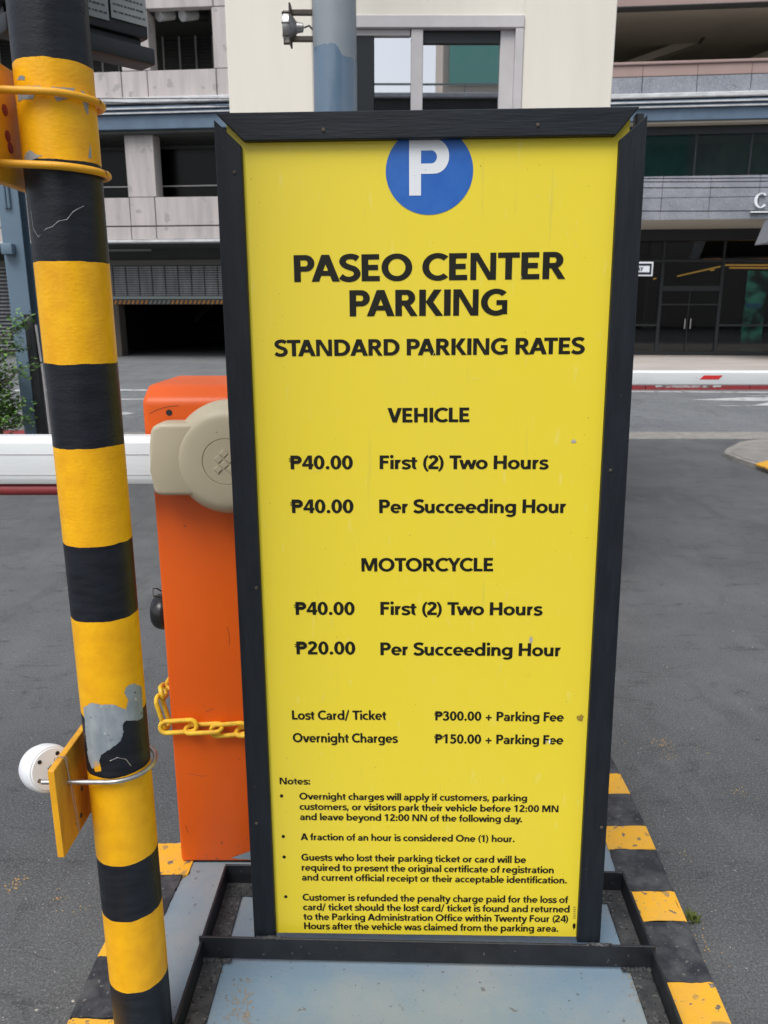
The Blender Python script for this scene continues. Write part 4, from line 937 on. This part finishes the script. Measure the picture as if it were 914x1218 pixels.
# ------------------------------------------------------------------ far buildings (local frame: x along, y into the building)
def building(name, label): return empty(name, FO, YAW, label, 'building')
pk = building('parking_building', 'pinkish concrete parking building with a dark garage opening across the street at the left')
of = building('office_building', 'granite and dark glass office building across the street at the right')
def fbox(parent, name, m, u0, u1, v0, v1, dep=0.0, th=.2, bev=.01, front=0.0, gap=0.0, kind=None):
    """block whose face at depth dep covers these photo pixels"""
    um = (u0+u1)/2; vm = (v0+v1)/2
    x0, x1 = F(u0, vm, dep)[0], F(u1, vm, dep)[0]; z1_, z0_ = F(um, v0, dep)[1], F(um, v1, dep)[1]
    return MB().box((x0+gap, dep-front, z0_+gap), (x1-gap, dep+th, z1_-gap), bev, 1).build(name, m, parent, kind=kind)
def zrow(v, dep=0.0, u=200): return F(u, v, dep)[1]
def row(parent, name, m, zb, zt, xs, dep=0.0, th=.25, gap=.012, proud=.0):
    for a, c in zip(xs, xs[1:]):
        MB().box((a+gap, dep-proud-random.uniform(0, .008), zb+gap), (c-gap, dep+th, zt-gap), .008, 1).build(name, m, parent)
def X(u, v=250, dep=0.0): return F(u, v, dep)[0]
XM = X(500)            # party line, hidden behind the booth
XLF = -34.0
# ---- left building
def Z(v): return zrow(v)
zA0, zA1 = Z(10), Z(10)+3.2
colx = [X(142, 60), X(176, 60)]
jo = [XLF, XLF+4.5, -24, -19.5, X(20, 100), X(80, 100), X(145, 100), X(176, 100), X(258, 100), X(330, 100), X(420, 100), XM]
row(pk, 'concrete_panel', panel_c, zA0, zA1, jo)
row(pk, 'concrete_panel', panel_c, Z(119), Z(83), jo)
jo2 = [XLF, -29, -24, -19.5, X(20, 250), X(90, 250), X(155, 250), X(185, 250), X(262, 250), X(340, 250), X(420, 250), XM]
row(pk, 'concrete_panel', panel_c, Z(268.6), Z(234), jo2)
row(pk, 'concrete_panel', panel_c, Z(285), Z(269.2), jo2, proud=.02)
MB().box((XLF, -.12, Z(288.5)), (XM, .3, Z(285.2)), .01, 1).build('white_ledge', white_ledge, pk)
for (a, c) in ((-21, -19.6), (X(142, 40), X(176, 40)), (X(253, 40), X(290, 40)), (X(400, 40), X(430, 40))):
    MB().box((a, 0.004, Z(83)+.005), (c, .6, zA0-.005), .01, 1).build('pier', panel_c, pk)
for (a, c) in ((-21.5, -20), (X(20, 200), X(52, 200)), (X(150.5, 200), X(184, 200)), (X(300, 200), X(330, 200)), (X(420, 200), X(450, 200))):
    MB().box((a, 0.004, Z(234)+.005), (c, .55, Z(158)), .01, 1).build('pier', panel_c, pk)
MB().box((XLF, .26, -.0), (XLF+1, 14, zA1), 0).build('side_wall', panel_c, pk)
# ledge and stepped blue fascia
MB().box((XLF, -.45, Z(126.5)), (XM, .25, Z(119.6)), .02, 1).build('white_ledge', white_ledge, pk)
for i, (a, c, pr2) in enumerate(((129.5, 134, .40), (134.2, 138.5, .36), (139, 156, .30))):
    MB().box((XLF, -pr2, Z(c)), (XM, .24, Z(a)), .015, 1).build('fascia_band', blue_fascia, pk)
for (v, pr2) in ((133.4, .43), (138.4, .395)): MB().box((XLF, -pr2, Z(v)), (XM, -pr2+.06, Z(v)+.035)).build('fascia_trim', white_ledge, pk)
MB().box((XLF, -.22, Z(160)), (XM, .2, Z(156.2)), .01, 1).build('fascia_base', dark_wall, pk)
# floors and recessed walls behind the openings
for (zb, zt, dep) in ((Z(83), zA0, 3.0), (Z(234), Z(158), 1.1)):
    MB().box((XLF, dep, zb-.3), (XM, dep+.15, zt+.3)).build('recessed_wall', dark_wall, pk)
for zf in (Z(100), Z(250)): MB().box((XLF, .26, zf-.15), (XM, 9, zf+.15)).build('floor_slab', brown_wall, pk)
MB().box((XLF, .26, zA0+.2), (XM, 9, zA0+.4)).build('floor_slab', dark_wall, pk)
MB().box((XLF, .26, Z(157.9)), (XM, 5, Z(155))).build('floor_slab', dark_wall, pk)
# louvred windows in the upper opening, framed windows below
def louvre(x0, x1, z0, z1, dep):
    g = MB().box((x0, dep, z0), (x1, dep+.05, z1)).build('window', hazard_d, pk)
    nb = int((z1-z0)/.09); b = MB()
    for i in range(nb): b.box((x0, dep-.03, z0+i*.09), (x1, dep-.005, z0+i*.09+.03))
    b.build('louvre_blade', mull_m, g, kind='stuff')
    for f in (0, .33, .66, 1): MB().box((x0+(x1-x0)*f-.03, dep-.05, z0), (x0+(x1-x0)*f+.03, dep-.031, z1)).build('window_frame', grille_m, g)
for (a, c) in ((195, 254), (84, 141), (0, 60), (300, 380)):
    louvre(F(a, 60, 2.8)[0], F(c, 60, 2.8)[0], F(200, 88, 2.8)[1], F(200, 44, 2.8)[1], 2.8)
for (a, c) in ((190, 262), (122, 152), (60, 112), (-20, 16), (300, 380)):
    x0, x1 = F(a, 200, 1.0)[0], F(c, 200, 1.0)[0]; z0_, z1_ = F(200, 236, 1.0)[1], F(200, 178, 1.0)[1]
    fr = MB().box((x0-.08, .98, z0_), (x1+.08, 1.06, z1_+.1), .01, 1).build('window', dark_wall, pk)
    MB().box((x0, .96, z0_), (x1, .975, z1_)).build('pane', glass_dim, fr)
    MB().box((x0, .90, F(200, 222.5, 1.0)[1]), (x1, .93, F(200, 221.5, 1.0)[1])).build('window_rail', alum, fr)
for u in (203, 231):
    x, z = F(u, 17, .6); tb = MB().tube([(x-.26, .35, z-.10), (x+.08, .9, z+.10)], [.15, .13], 20).build('vent_pipe', white_ledge, pk, True)
    MB().tube([(x+.02, .8, z+.06), (x+.22, 1.0, z+.12)], .19, 20).build('pipe_collar', dark_m, pk, True)
# garage: soffit, beam, shutter, hazard lintel, opening
D = 2.4
def FZ(v): return F(200, v, D)[1]
def FX(u, v=340): return F(u, v, D)[0]
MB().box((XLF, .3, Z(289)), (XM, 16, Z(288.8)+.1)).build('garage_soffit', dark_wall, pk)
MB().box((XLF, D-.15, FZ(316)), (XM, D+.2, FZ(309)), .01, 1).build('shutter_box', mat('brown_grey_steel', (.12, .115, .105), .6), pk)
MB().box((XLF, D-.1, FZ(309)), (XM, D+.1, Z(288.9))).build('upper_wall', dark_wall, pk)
x = F(130, 298, D-.6); y_ = F(181, 298, D-.6); MB().box((x[0], D-.7, x[1]-.03), (y_[0], D-.6, x[1]+.04), .01, 1).build('tube_lamp', mat('unlit_tube', (.25, .27, .25), .4), pk)
gx0, gx1 = FX(122), FX(330)
sh = MB().box((FX(90), D+.02, FZ(352)), (gx1, D+.03, FZ(316))).build('roller_shutter', hazard_d, pk)
b = MB(); z = FZ(352)+.02
while z < FZ(317): b.box((FX(90), D-.03, z), (gx1, D+.015, z+.036)); z += .072
b.build('shutter_slat', grille_m, sh, kind='stuff')
x = FX(90)
while x < gx1: MB().box((x, D-.045, FZ(352)), (x+.035, D-.0305, FZ(316))).build('shutter_guide', hazard_d, sh); x += .44
MB().box((FX(90), D-.08, FZ(355.8)), (gx1, D+.04, FZ(352.2)), .006, 1).build('shutter_bottom_bar', green_lintel, pk)
hz = MB().box((FX(90), D-.02, FZ(362)), (gx1, D+.06, FZ(356.2))).build('hazard_board', hazard_d, pk)
x = FX(124); i = 0
zb_, zt_ = FZ(361.7), FZ(357.2)
while x < gx1-.3:
    u_rel = (x-FX(124))/(FX(265)-FX(124)); m_ = hazard_g if .34 < u_rel < .56 else hazard_o
    MB().prism([(x, zb_), (x+.07, zb_), (x+.13, zt_), (x+.06, zt_)], D-.03, D-.0215, 'y').build('hazard_stripe', m_, hz); x += .15
# closed louvred screen left of the opening
ls = MB().box((XLF, D+.03, -.0), (FX(90), D+.06, FZ(312))).build('louvred_screen', hazard_d, pk)
b = MB(); z = .2
while z < FZ(318): b.box((-20, D-.03, z), (FX(88), D+.02, z+.05)); z += .12
b.build('screen_blade', grille_m, ls, kind='stuff')
MB().box((FX(88), D, 0), (FX(139), D+.5, FZ(357)), .02, 1).build('opening_jamb', mat('dim_brown_wall', (.09, .075, .06), .8), pk)
MB().box((gx1, D, 0), (XM, D+.5, FZ(309))).build('opening_jamb', panel_c, pk)
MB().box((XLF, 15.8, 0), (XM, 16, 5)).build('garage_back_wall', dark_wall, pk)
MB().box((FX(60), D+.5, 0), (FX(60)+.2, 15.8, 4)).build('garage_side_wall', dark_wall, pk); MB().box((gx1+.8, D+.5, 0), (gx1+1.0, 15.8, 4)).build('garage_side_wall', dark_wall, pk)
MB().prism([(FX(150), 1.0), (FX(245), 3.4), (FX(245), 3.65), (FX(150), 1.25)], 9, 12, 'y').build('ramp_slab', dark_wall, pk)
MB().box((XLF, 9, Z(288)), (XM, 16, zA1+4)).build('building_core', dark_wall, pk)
MB().box((XLF, 0.0, zA1+.01), (XM, 9, zA1+5), .02, 1).build('upper_storeys', panel_c, pk)

# ---- right building
def Zr(v): return F(830, v, 0)[1]
def Xr(u, v=150): return F(u, v, 0)[0]
XE = 36.0
gj = [XM+.01, Xr(640), Xr(702), Xr(764, 100), Xr(829, 100), Xr(893, 100), Xr(957, 100), Xr(1020, 100), 20, 23, 26, 29, 32, XE]
MB().box((XM+.01, -.1, Zr(7)), (XE, .3, Zr(-14)), .02, 1).build('pink_band', pink_m, of)
MB().box((XM+.01, -.16, Zr(8.5)), (XE, .2, Zr(6.8)), .01, 1).build('band_trim', dark_wall, of)
MB().box((XM+.01, -.0, Zr(-14)), (XE, 9, Zr(-14)+5), .02, 1).build('upper_storeys', granite, of)
MB().box((XM+.01, .31, Zr(7)), (XE, 8.5, Zr(5.5))).build('balcony_ceiling', brown_wall, of)
MB().box((XM+.01, 6.0, Zr(90)), (XE, 6.2, Zr(7))).build('balcony_back_wall', brown_wall, of)
bo_ = F(700, 54, 5.9); b1_ = F(893, 54, 5.9); MB().box((XM+.2, 5.8, Zr(85)), (b1_[0], 5.98, bo_[1]), .01, 1).build('balcony_opening', dark_m, of)
for u in (765, 905): q = F(u, 20, 3.0); MB().prism([(q[0]-.5, q[1]-1.2), (q[0]+.1, q[1]-1.2), (q[0]+1.6, Zr(7)), (q[0]+.9, Zr(7))], 3.0, 3.5, 'y').build('raking_beam', brown_wall, of)
q = F(845, 30, 2.5); MB().tube([(q[0]-.25, 2.5, q[1]-.45), (q[0]+.3, 2.5, q[1]+.35)], .04, 6).build('hanging_rod', rust_m, of)
MB().box((XM+.01, .3, Zr(90)-.3), (XE, 8.5, Zr(90))).build('floor_slab', brown_wall, of)
MB().box((XM+.01, -.06, Zr(75.5)), (XE, .28, Zr(72)), .015, 1).build('parapet_cap', pink_m, of)
row(of, 'pink_panel', pink_m, Zr(89.5), Zr(75.8), gj, th=.25, gap=.004)
row(of, 'granite_panel', granite, Zr(114.3), Zr(89.8), gj, th=.25, gap=.008, proud=.02)
MB().box((XM+.01, -.45, Zr(120.3)), (XE, .25, Zr(114.6)), .02, 1).build('white_ledge', white_ledge, of)
for i, (a, c, pr2) in enumerate(((122.8, 126.6, .42), (126.8, 131, .38), (131.3, 146, .32))):
    MB().box((XM+.01, -pr2, Zr(c)), (XE, .24, Zr(a)), .015, 1).build('fascia_band', blue_fascia, of)
for (v, pr2) in ((126.2, .45), (131.2, .41)): MB().box((XM+.01, -pr2, Zr(v)), (XE, -pr2+.06, Zr(v)+.035)).build('fascia_trim', white_ledge, of)
MB().box((XM+.01, -.26, Zr(148.8)), (XE, .2, Zr(146.3)), .01, 1).build('fascia_base', brown_wall, of)
MB().box((XM+.01, .05, Zr(159)), (XE, .25, Zr(149)), .01, 1).build('window_head', mull_m, of)
zt_, zb_ = Zr(158.8), Zr(208.6)
MB().box((XM+.01, 1.6, zb_-.3), (XE, 1.7, zt_+.5)).build('upper_interior_wall', mat('painted_reflection_mottle', (.34, .38, .33), .9, (.04, .075, .08), .8, stretch=(1, 1, .6)), of)  # wall behind the panes, pale and dark mottle painted on to imitate reflections
MB().box((XM+.01, .3, zb_-.25), (XE, 1.6, zb_-.05)).build('floor_slab', brown_wall, of)
MB().box((XM+.01, .3, zt_+.02), (XE, 1.6, zt_+.2)).build('window_ceiling', brown_wall, of)
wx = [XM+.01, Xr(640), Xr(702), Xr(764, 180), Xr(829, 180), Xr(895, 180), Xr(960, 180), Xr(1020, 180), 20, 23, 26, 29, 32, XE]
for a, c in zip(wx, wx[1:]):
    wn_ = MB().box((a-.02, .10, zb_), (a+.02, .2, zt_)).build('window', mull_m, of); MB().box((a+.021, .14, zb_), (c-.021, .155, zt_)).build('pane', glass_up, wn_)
zz_ = [Zr(261.5), Zr(235), Zr(209)]
gj2 = [XM+.01, Xr(600), Xr(665), Xr(727, 240), Xr(787, 240), Xr(844, 240), Xr(902, 240), Xr(960, 240), 17.5, 20, 23, 26, 29, 32, XE]
row(of, 'granite_panel', granite, zz_[0], zz_[1], gj2, th=.3, gap=.006); row(of, 'granite_panel', granite, zz_[1], zz_[2], gj2, th=.3, gap=.006)
DG = 2.6
MB().box((XM+.01, .02, Zr(261.5)), (XE, DG+4, Zr(261.5)+.2)).build('entrance_soffit', mat('pale_soffit', (.45, .42, .36), .8), of)
def Xg(u, v=350): return F(u, v, DG)[0]
def Zg(v): return F(830, v, DG)[1]
zg0 = .125
MB().box((XM+.01, DG-.1, Zg(286)), (XE, DG+.2, Zr(261.5)), .01, 1).build('dark_spandrel', dark_m, of)
MB().box((XM+.01, DG-.12, Zg(312)), (XE, DG+.1, Zg(308.5)), .01, 1).build('transom', mull_m, of)
MB().box((XM+.01, DG, zg0), (XM+.3, DG+.3, Zg(286))).build('side_post', mull_m, of)
mx_ = [Xg(560), Xg(640), Xg(716), Xg(786), Xg(857), Xg(930), Xg(1000), Xg(1070), 19, 22, 25, 28, 31, XE]
for i, (a, c) in enumerate(zip(mx_, mx_[1:])):
    door = (i == 3)
    wn_ = MB().box((a-.045, DG-.03, zg0), (a+.045, DG+.1, Zg(312))).build('mullion', mull_m, of)
    MB().box((a-.03, DG-.02, Zg(308)), (a+.03, DG+.08, Zg(286.5))).build('mullion', mull_m, of)
    MB().box((a+.046, DG+.02, zg0+.12), (c-.046, DG+.035, Zg(312.2))).build('pane', glass_office, wn_)
    MB().box((a+.031, DG+.02, Zg(308)), (c-.031, DG+.035, Zg(286.5))).build('pane', glass_office, wn_)
    MB().box((a+.046, DG-.02, zg0), (c-.046, DG+.06, zg0+.119), .004, 1).build('sill', mull_m, wn_)
    if not door: MB().box((a+.046, DG-.02, Zg(388)), (c-.046, DG+.015, Zg(385.5)), .004, 1).build('rail', mull_m, wn_)
    else:
        dr = MB().box((a+.05, DG-.04, Zg(346)), (c-.05, DG+.015, Zg(340)), .004, 1).build('door', mull_m, of)
        mid = Xg(820.5)
        for hx_ in (mid-.085, mid+.085): MB().tube([(hx_, DG-.09, Zg(391)), (hx_, DG-.09, Zg(379))], .018, 8).build('door_handle', galv, dr, True)
        MB().box((mid-.012, DG-.03, zg0+.12), (mid+.012, DG+.015, Zg(346)), .002, 1).build('door_stile', mull_m, dr)
        MB().box((a+.05, DG-.03, Zg(363)), (c-.05, DG-.0, Zg(361.4))).build('door_rail', mull_m, dr)
# lobby
MB().box((XM+.3, DG+.2, .0), (XE, 12, .13)).build('lobby_floor', mat('lobby_floor_stone', (.08, .08, .08), .2), of)
MB().box((XM+.3, 11.5, .1), (XE, 11.7, 5)).build('lobby_back_wall', dark_m, of)
MB().box((XM+.3, DG+.2, Zg(286)+.1), (XE, 12, Zg(286)+.3)).build('lobby_ceiling', dark_wall, of)
def cove(u0, v0, u1, v1, dep0, dep1):
    a, c = F(u0, v0, dep0), F(u1, v1, dep1)
    MB().tube([(a[0], dep0, a[1]), (c[0], dep1, c[1])], .024, 6).build('cove_light', lamp_warm, of)
cove(806, 328.5, 857, 317, 8.5, 4.5); cove(862, 315.3, 960, 315.3, 4.5, 4.5); cove(868, 318.6, 960, 319, 4.5, 4.5); cove(777, 332, 781, 331, 8, 8); cove(845, 321.5, 850, 321, 6, 6)
a, c = F(891, 322, 9), F(905, 408, 9)
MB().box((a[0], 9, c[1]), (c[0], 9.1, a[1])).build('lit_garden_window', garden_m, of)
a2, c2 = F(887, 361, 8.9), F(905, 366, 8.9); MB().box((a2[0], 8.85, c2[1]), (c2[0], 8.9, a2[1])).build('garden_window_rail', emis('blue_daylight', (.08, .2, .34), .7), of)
# wedge canopy corner and raised letters at the right edge of the picture
q0 = F(893, 293, .3); q1 = F(905, 264, .3)
MB().prism([(q0[0], q0[1]), (q1[0], q1[1]), (q1[0]+4, q1[1]), (q1[0]+4, q0[1]+.05), (q0[0]+.25, q0[1]+.02)], -1.4, .0, 'y', .01, 1).build('canopy_corner', granite, of)
lt = empty('facade_lettering', FO, YAW, 'raised white serif capitals on the granite band of the office building', 'sign')
x0_, zb_ = F(895.5, 247.5, -.05); zt_ = F(895.5, 229.5, -.05)[1]; H_ = zt_-zb_
def crescent(cx, cz_, r, a0, a1, thick, n=28):
    b = MB(); out = []; inn = []
    for j in range(n+1):
        t = a0+(a1-a0)*j/n; th_ = thick*(.35+.65*abs(math.cos(t)))
        out.append((cx+r*.92*math.cos(t), cz_+r*math.sin(t))); inn.append((cx+(r-th_)*.92*math.cos(t), cz_+(r-th_*.8)*math.sin(t)))
    for j in range(n): b.prism([out[j], out[j+1], inn[j+1], inn[j]], -.09, -.03, 'y')
    return b
crescent(x0_+H_*.5, zb_+H_*.5, H_*.5, R(48), R(318), H_*.2).build('letter', white_pl, lt)
crescent(x0_+H_*1.42, zb_+H_*.46, H_*.46, 0, R(360), H_*.19).build('letter', white_pl, lt)
MB().box((x0_-.05, -.1, zb_-.12), (x0_+H_*3, -.02, zb_-.06)).build('underline_bar', white_pl, lt)
MB().box((x0_-.03, -.06, zb_-.14), (x0_+H_*3, -.012, zb_-.121)).build('underline_shadow_gap', dark_m, lt)
# overhead cables along both facades
def cable(name, label, pts, r=.012):
    b = MB(); b.tube(pts, r, 6); o = b.build(name, knob_m, None, True); tag(o, label, 'cable', 'overhead cables strung along the facades'); return o
def sag(v0, v1, y, n=16, x0=-14, x1=26, s=.25):
    z0_ = Yp(200, v0, y).z; z1_ = Yp(830, v1, y).z; a = Yp(200, v0, y).x; c = Yp(830, v1, y).x
    out = []
    for i in range(n+1):
        x_ = x0+(x1-x0)*i/n; out.append((x_, y, z0_+(z1_-z0_)*(x_-a)/(c-a)-s*math.sin(math.pi*i/n)+s*.8))
    return out
for (v0, v1, lab) in ((262, 216, 'top cable of the three crossing the granite band'), (268, 220, 'middle cable of the three crossing the granite band'), (276, 227, 'lowest cable of the three crossing the granite band'), (300, 254, 'single cable just above the entrance soffit')):
    z_ = Yp(830, v1, 21.2).z
    cable('overhead_cable', lab, [(x_, 21.2-.1*x_*.6, z_+.002*(x_-9)**2) for x_ in range(2, 30, 2)])
z_ = Yp(190, 114, 22.6).z
for (dz, lab) in ((0, 'upper cable sagging in front of the parking building panels'), (-.1, 'lower cable sagging in front of the parking building panels')):
    cable('overhead_cable', lab, [(x_, 22.9, z_+dz+.03*math.sin(x_*.5)+(-.015 if dz else .012)*(x_+7)) for x_ in range(-24, 0, 2)])
# kerb lettering across the street
def flat_text(body, name, parent, m, h, M, off=.02, center=True):
    me = text_mesh(body, off); e = ext(me); c0, c1 = cap(off); k = h/(c1-c0)
    for v in me.vertices: v.co = M @ Vector(((v.co.x-e[0])*k, -v.co.z*8, (v.co.y-c0)*k))
    me.materials.append(m); o = bpy.data.objects.new(name, me); COL.objects.link(o); o.parent = parent; return (e[1]-e[0])*k
kx = Yp(790, 461, y1).x; kz = .045
flat_text('NO PARKING ANYTIME', 'lettering', kerb, mark_white, .062, Matrix.Translation((kx, y1+.001, kz)), .02)
kx2 = Yp(846, 461, y1).x; kx0 = Yp(779, 461, y1).x
for (xa_, xb_) in ((kx0, kx0+.17), (kx2+.02, kx2+.19)):
    MB().poly([(xa_, y1+.001, kz+.03), (xa_+.06, y1+.001, kz+.065), (xa_+.06, y1+.001, kz+.045), (xb_, y1+.001, kz+.045), (xb_, y1+.001, kz+.015), (xa_+.06, y1+.001, kz+.015), (xa_+.06, y1+.001, kz-.005)]).build('arrow_mark', mark_white, kerb)
# one-way sign on the far kerb
ow = empty('one_way_sign', (0, 16, .12), 0, 'small black and white one way sign beside the right edge of the yellow sign', 'street sign')
r_ = Yp(777, 320, 16); t_ = Yp(777, 311.5, 16).z-.12; bz = Yp(777, 328.5, 16).z-.12; xr = r_.x; xl = xr-.95
MB().box((xl, 0, bz), (xr, .01, t_), .004, 1).build('sign_face', white_ink, ow)
MB().box((xl+.03, -.004, bz+.03), (xr-.03, -.001, t_-.03)).build('sign_field', sign_black, ow)
hh_ = t_-bz; zc2 = (t_+bz)/2
MB().prism([(xl+.07, zc2), (xl+.22, zc2+hh_*.3), (xl+.22, zc2+hh_*.22), (xr-.07, zc2+hh_*.22), (xr-.07, zc2-hh_*.22), (xl+.22, zc2-hh_*.22), (xl+.22, zc2-hh_*.3)], -.007, -.0045, 'y').build('white_arrow', white_ink, ow)
w_ = flat_text('ONE WAY', 'lettering', ow, sign_black, hh_*.30, Matrix.Translation((xl+.27, -.009, zc2-hh_*.15)), .02)
MB().tube([(xl+.45, .03, 0), (xl+.45, .03, t_+.05)], .025, 12).build('post', galv, ow, True)

# ------------------------------------------------------------------ blue steel column, gate post, shrub at the left
col = G(37, 555, 0); cy_ = 8.4
cA = Yp(30, 480, cy_).x; cB = Yp(53, 480, cy_).x
sc_ = empty('steel_column', ((cA+cB)/2, cy_, 0), 0, 'blue grey steel column with a conduit box, partly behind the striped pole', 'column')
hw = (cB-cA)/2; b = MB()
b.box((-hw, -.09, 0), (hw, -.075, 3.4), .002, 1); b.box((-hw, .075, 0), (hw, .09, 3.4), .002, 1); b.box((-.02, -.0755, 0), (.02, .0755, 3.4))
b.build('column_shaft', steel_blue, sc_)
MB().tube([(-hw*.25, -.105, 2.45), (-hw*.25, -.105, 3.35)], .016, 8).build('conduit', steel_blue, sc_, True); MB().tube([(-hw*-.1, -.105, 2.45), (hw*.1, -.105, 3.35)], .016, 8).build('conduit', steel_blue, sc_, True)
cz0 = Yp(20, 303, cy_-.1).z; cz1 = Yp(20, 290, cy_-.1).z
MB().box((-hw+.012, -.18, cz0), (hw*.2, -.091, cz1), .008, 2).build('junction_box', steel_blue, sc_, True)
MB().box((-hw-.06, -.14, 0), (hw+.06, .14, .02)).build('base_plate', steel_blue, sc_)
gp0 = Yp(47, 480, 8.1); gpst = empty('gate_post', (gp0.x, 8.1, 0), 0, 'short dark steel post in front of the blue column', 'post')
gz = Yp(38, 376, 8.1).z
MB().box((-.045, -.045, 0), (.045, .045, gz), .006, 2).build('post_shaft', dark_m, gpst, True); MB().box((-.052, -.052, gz+.0005), (.052, .052, gz+.02), .004, 1).build('post_cap', dark_m, gpst)
MB().tube([(.09, -.02, 0), (.08, -.02, gz*.6), (.06, -.02, gz*.94)], .012, 8).build('pale_cable', alum, gpst, True)
MB().box((.12, -.03, 0), (.26, .03, 3.3), .006, 1).build('rear_upright', dark_m, gpst)
sh_ = empty('shrub', (Yp(-10, 450, 7.9).x, 7.9, 0), 0, 'leafy green shrub reaching in at the left edge above the boom arm', 'shrub')
random.seed(21)
b = MB(); tips = []
for k in range(16):
    a = random.uniform(0, 6.28); L_ = random.uniform(.2, .45); z0_ = random.uniform(.25, .8); pts = [Vector((0, 0, z0_))]
    d = Vector((math.cos(a), math.sin(a)*.6, random.uniform(.1, 1.1))).normalized()
    for j in range(6): d = (d+Vector((random.uniform(-.25, .25), random.uniform(-.25, .25), random.uniform(-.2, .2)))).normalized(); pts.append(pts[-1]+d*L_/5); tips.append(pts[-1].copy())
    b.tube(pts, [.010-.0012*i for i in range(7)], 5)
ends = [(Yp(u-7, v, 7.9)-sh_.location) for u, v in ((12, 500), (22, 470), (30, 410), (24, 440), (10, 420), (26, 495), (12, 460), (33, 382), (34, 378), (3, 445), (16, 485))]
for e_ in ends:
    s0 = Vector((random.uniform(-.1, .05), 0, max(.2, e_.z-random.uniform(.1, .4)))); pts = [s0.lerp(e_, t/5)+Vector((0, 0, .05*math.sin(t))) for t in range(6)]
    b.tube(pts, .006, 5); tips += [s0.lerp(e_, t) for t in (.5, .7, .85, .95, 1.0)]
b.tube([(0, 0, 0), (.02, 0, .5), (-.03, .02, .95)], [.035, .028, .015], 8)
b.build('stem', bark_m, sh_, True)
fb_ = bmesh.new()
for t in tips:
    if t.z < .38 and t.x < .1: continue
    for k in range(20):
        p = t+Vector((random.gauss(0, .05), random.gauss(0, .05), random.gauss(0, .04))); L_ = random.uniform(.035, .065); a = random.uniform(0, 6.28); el = random.uniform(-.7, .7)
        d = Vector((math.cos(a)*math.cos(el), math.sin(a)*math.cos(el), math.sin(el))); s_ = d.cross(Vector((random.uniform(-.4, .4), random.uniform(-.4, .4), 1))).normalized()*L_*.32
        f = fb_.faces.new([fb_.verts.new(q) for q in (p, p+d*L_*.5+s_, p+d*L_, p+d*L_*.5-s_)]); f.material_index = random.choices((0, 1, 2), (5, 4, 1))[0]
me = bpy.data.meshes.new('foliage'); fb_.to_mesh(me); fb_.free()
for q_ in (leaf_a, leaf_b, leaf_c): me.materials.append(q_)
o = bpy.data.objects.new('foliage', me); COL.objects.link(o); o.parent = sh_; o['kind'] = 'stuff'

# ------------------------------------------------------------------ buildings behind the camera, seen mirrored in the booth window
rb = empty('tower_block', (14, -32, 0), 0, 'green glazed tower block behind the viewer, mirrored in the booth window', 'building')
MB().box((-12.0, -6, 0), (16, 0, 11.4), .05, 1).build('podium', beige_band, rb)
MB().box((-11.2, -6, 11.4), (16, -.2, 34), .05, 1).build('tower_wall', beige_band, rb)
for i in range(5):
    for j in range(6):
        fr = MB().box((-10.9+i*2.6, -.15, 11.95+j*3.4), (-8.34+i*2.6, -.05, 15.25+j*3.4)).build('window', green_glass, rb)
cn = empty('footbridge', (0, -24, 0), 0, 'long pale footbridge behind the viewer, mirrored in the booth window', 'footbridge')
MB().box((-16, -1.2, 9.15), (16, 1.2, 9.32), .03, 1).build('deck', white_ledge, cn); MB().box((-16, .9, 9.62), (16, 1.0, 9.68), .01, 1).build('handrail', green_lintel, cn)
MB().box((-16, -1.0, 7.6), (16, 1.0, 9.14)).build('girder', dark_wall, cn)
for x_ in (-14, 14): MB().box((x_-.4, -.8, 0), (x_+.4, .8, 7.6)).build('bridge_pier', beige_band, cn)
for x_ in range(-15, 16, 2): MB().box((x_-.02, .9, 9.3), (x_+.02, .98, 9.62)).build('baluster', green_lintel, cn)
print('objects', len(sc.objects))
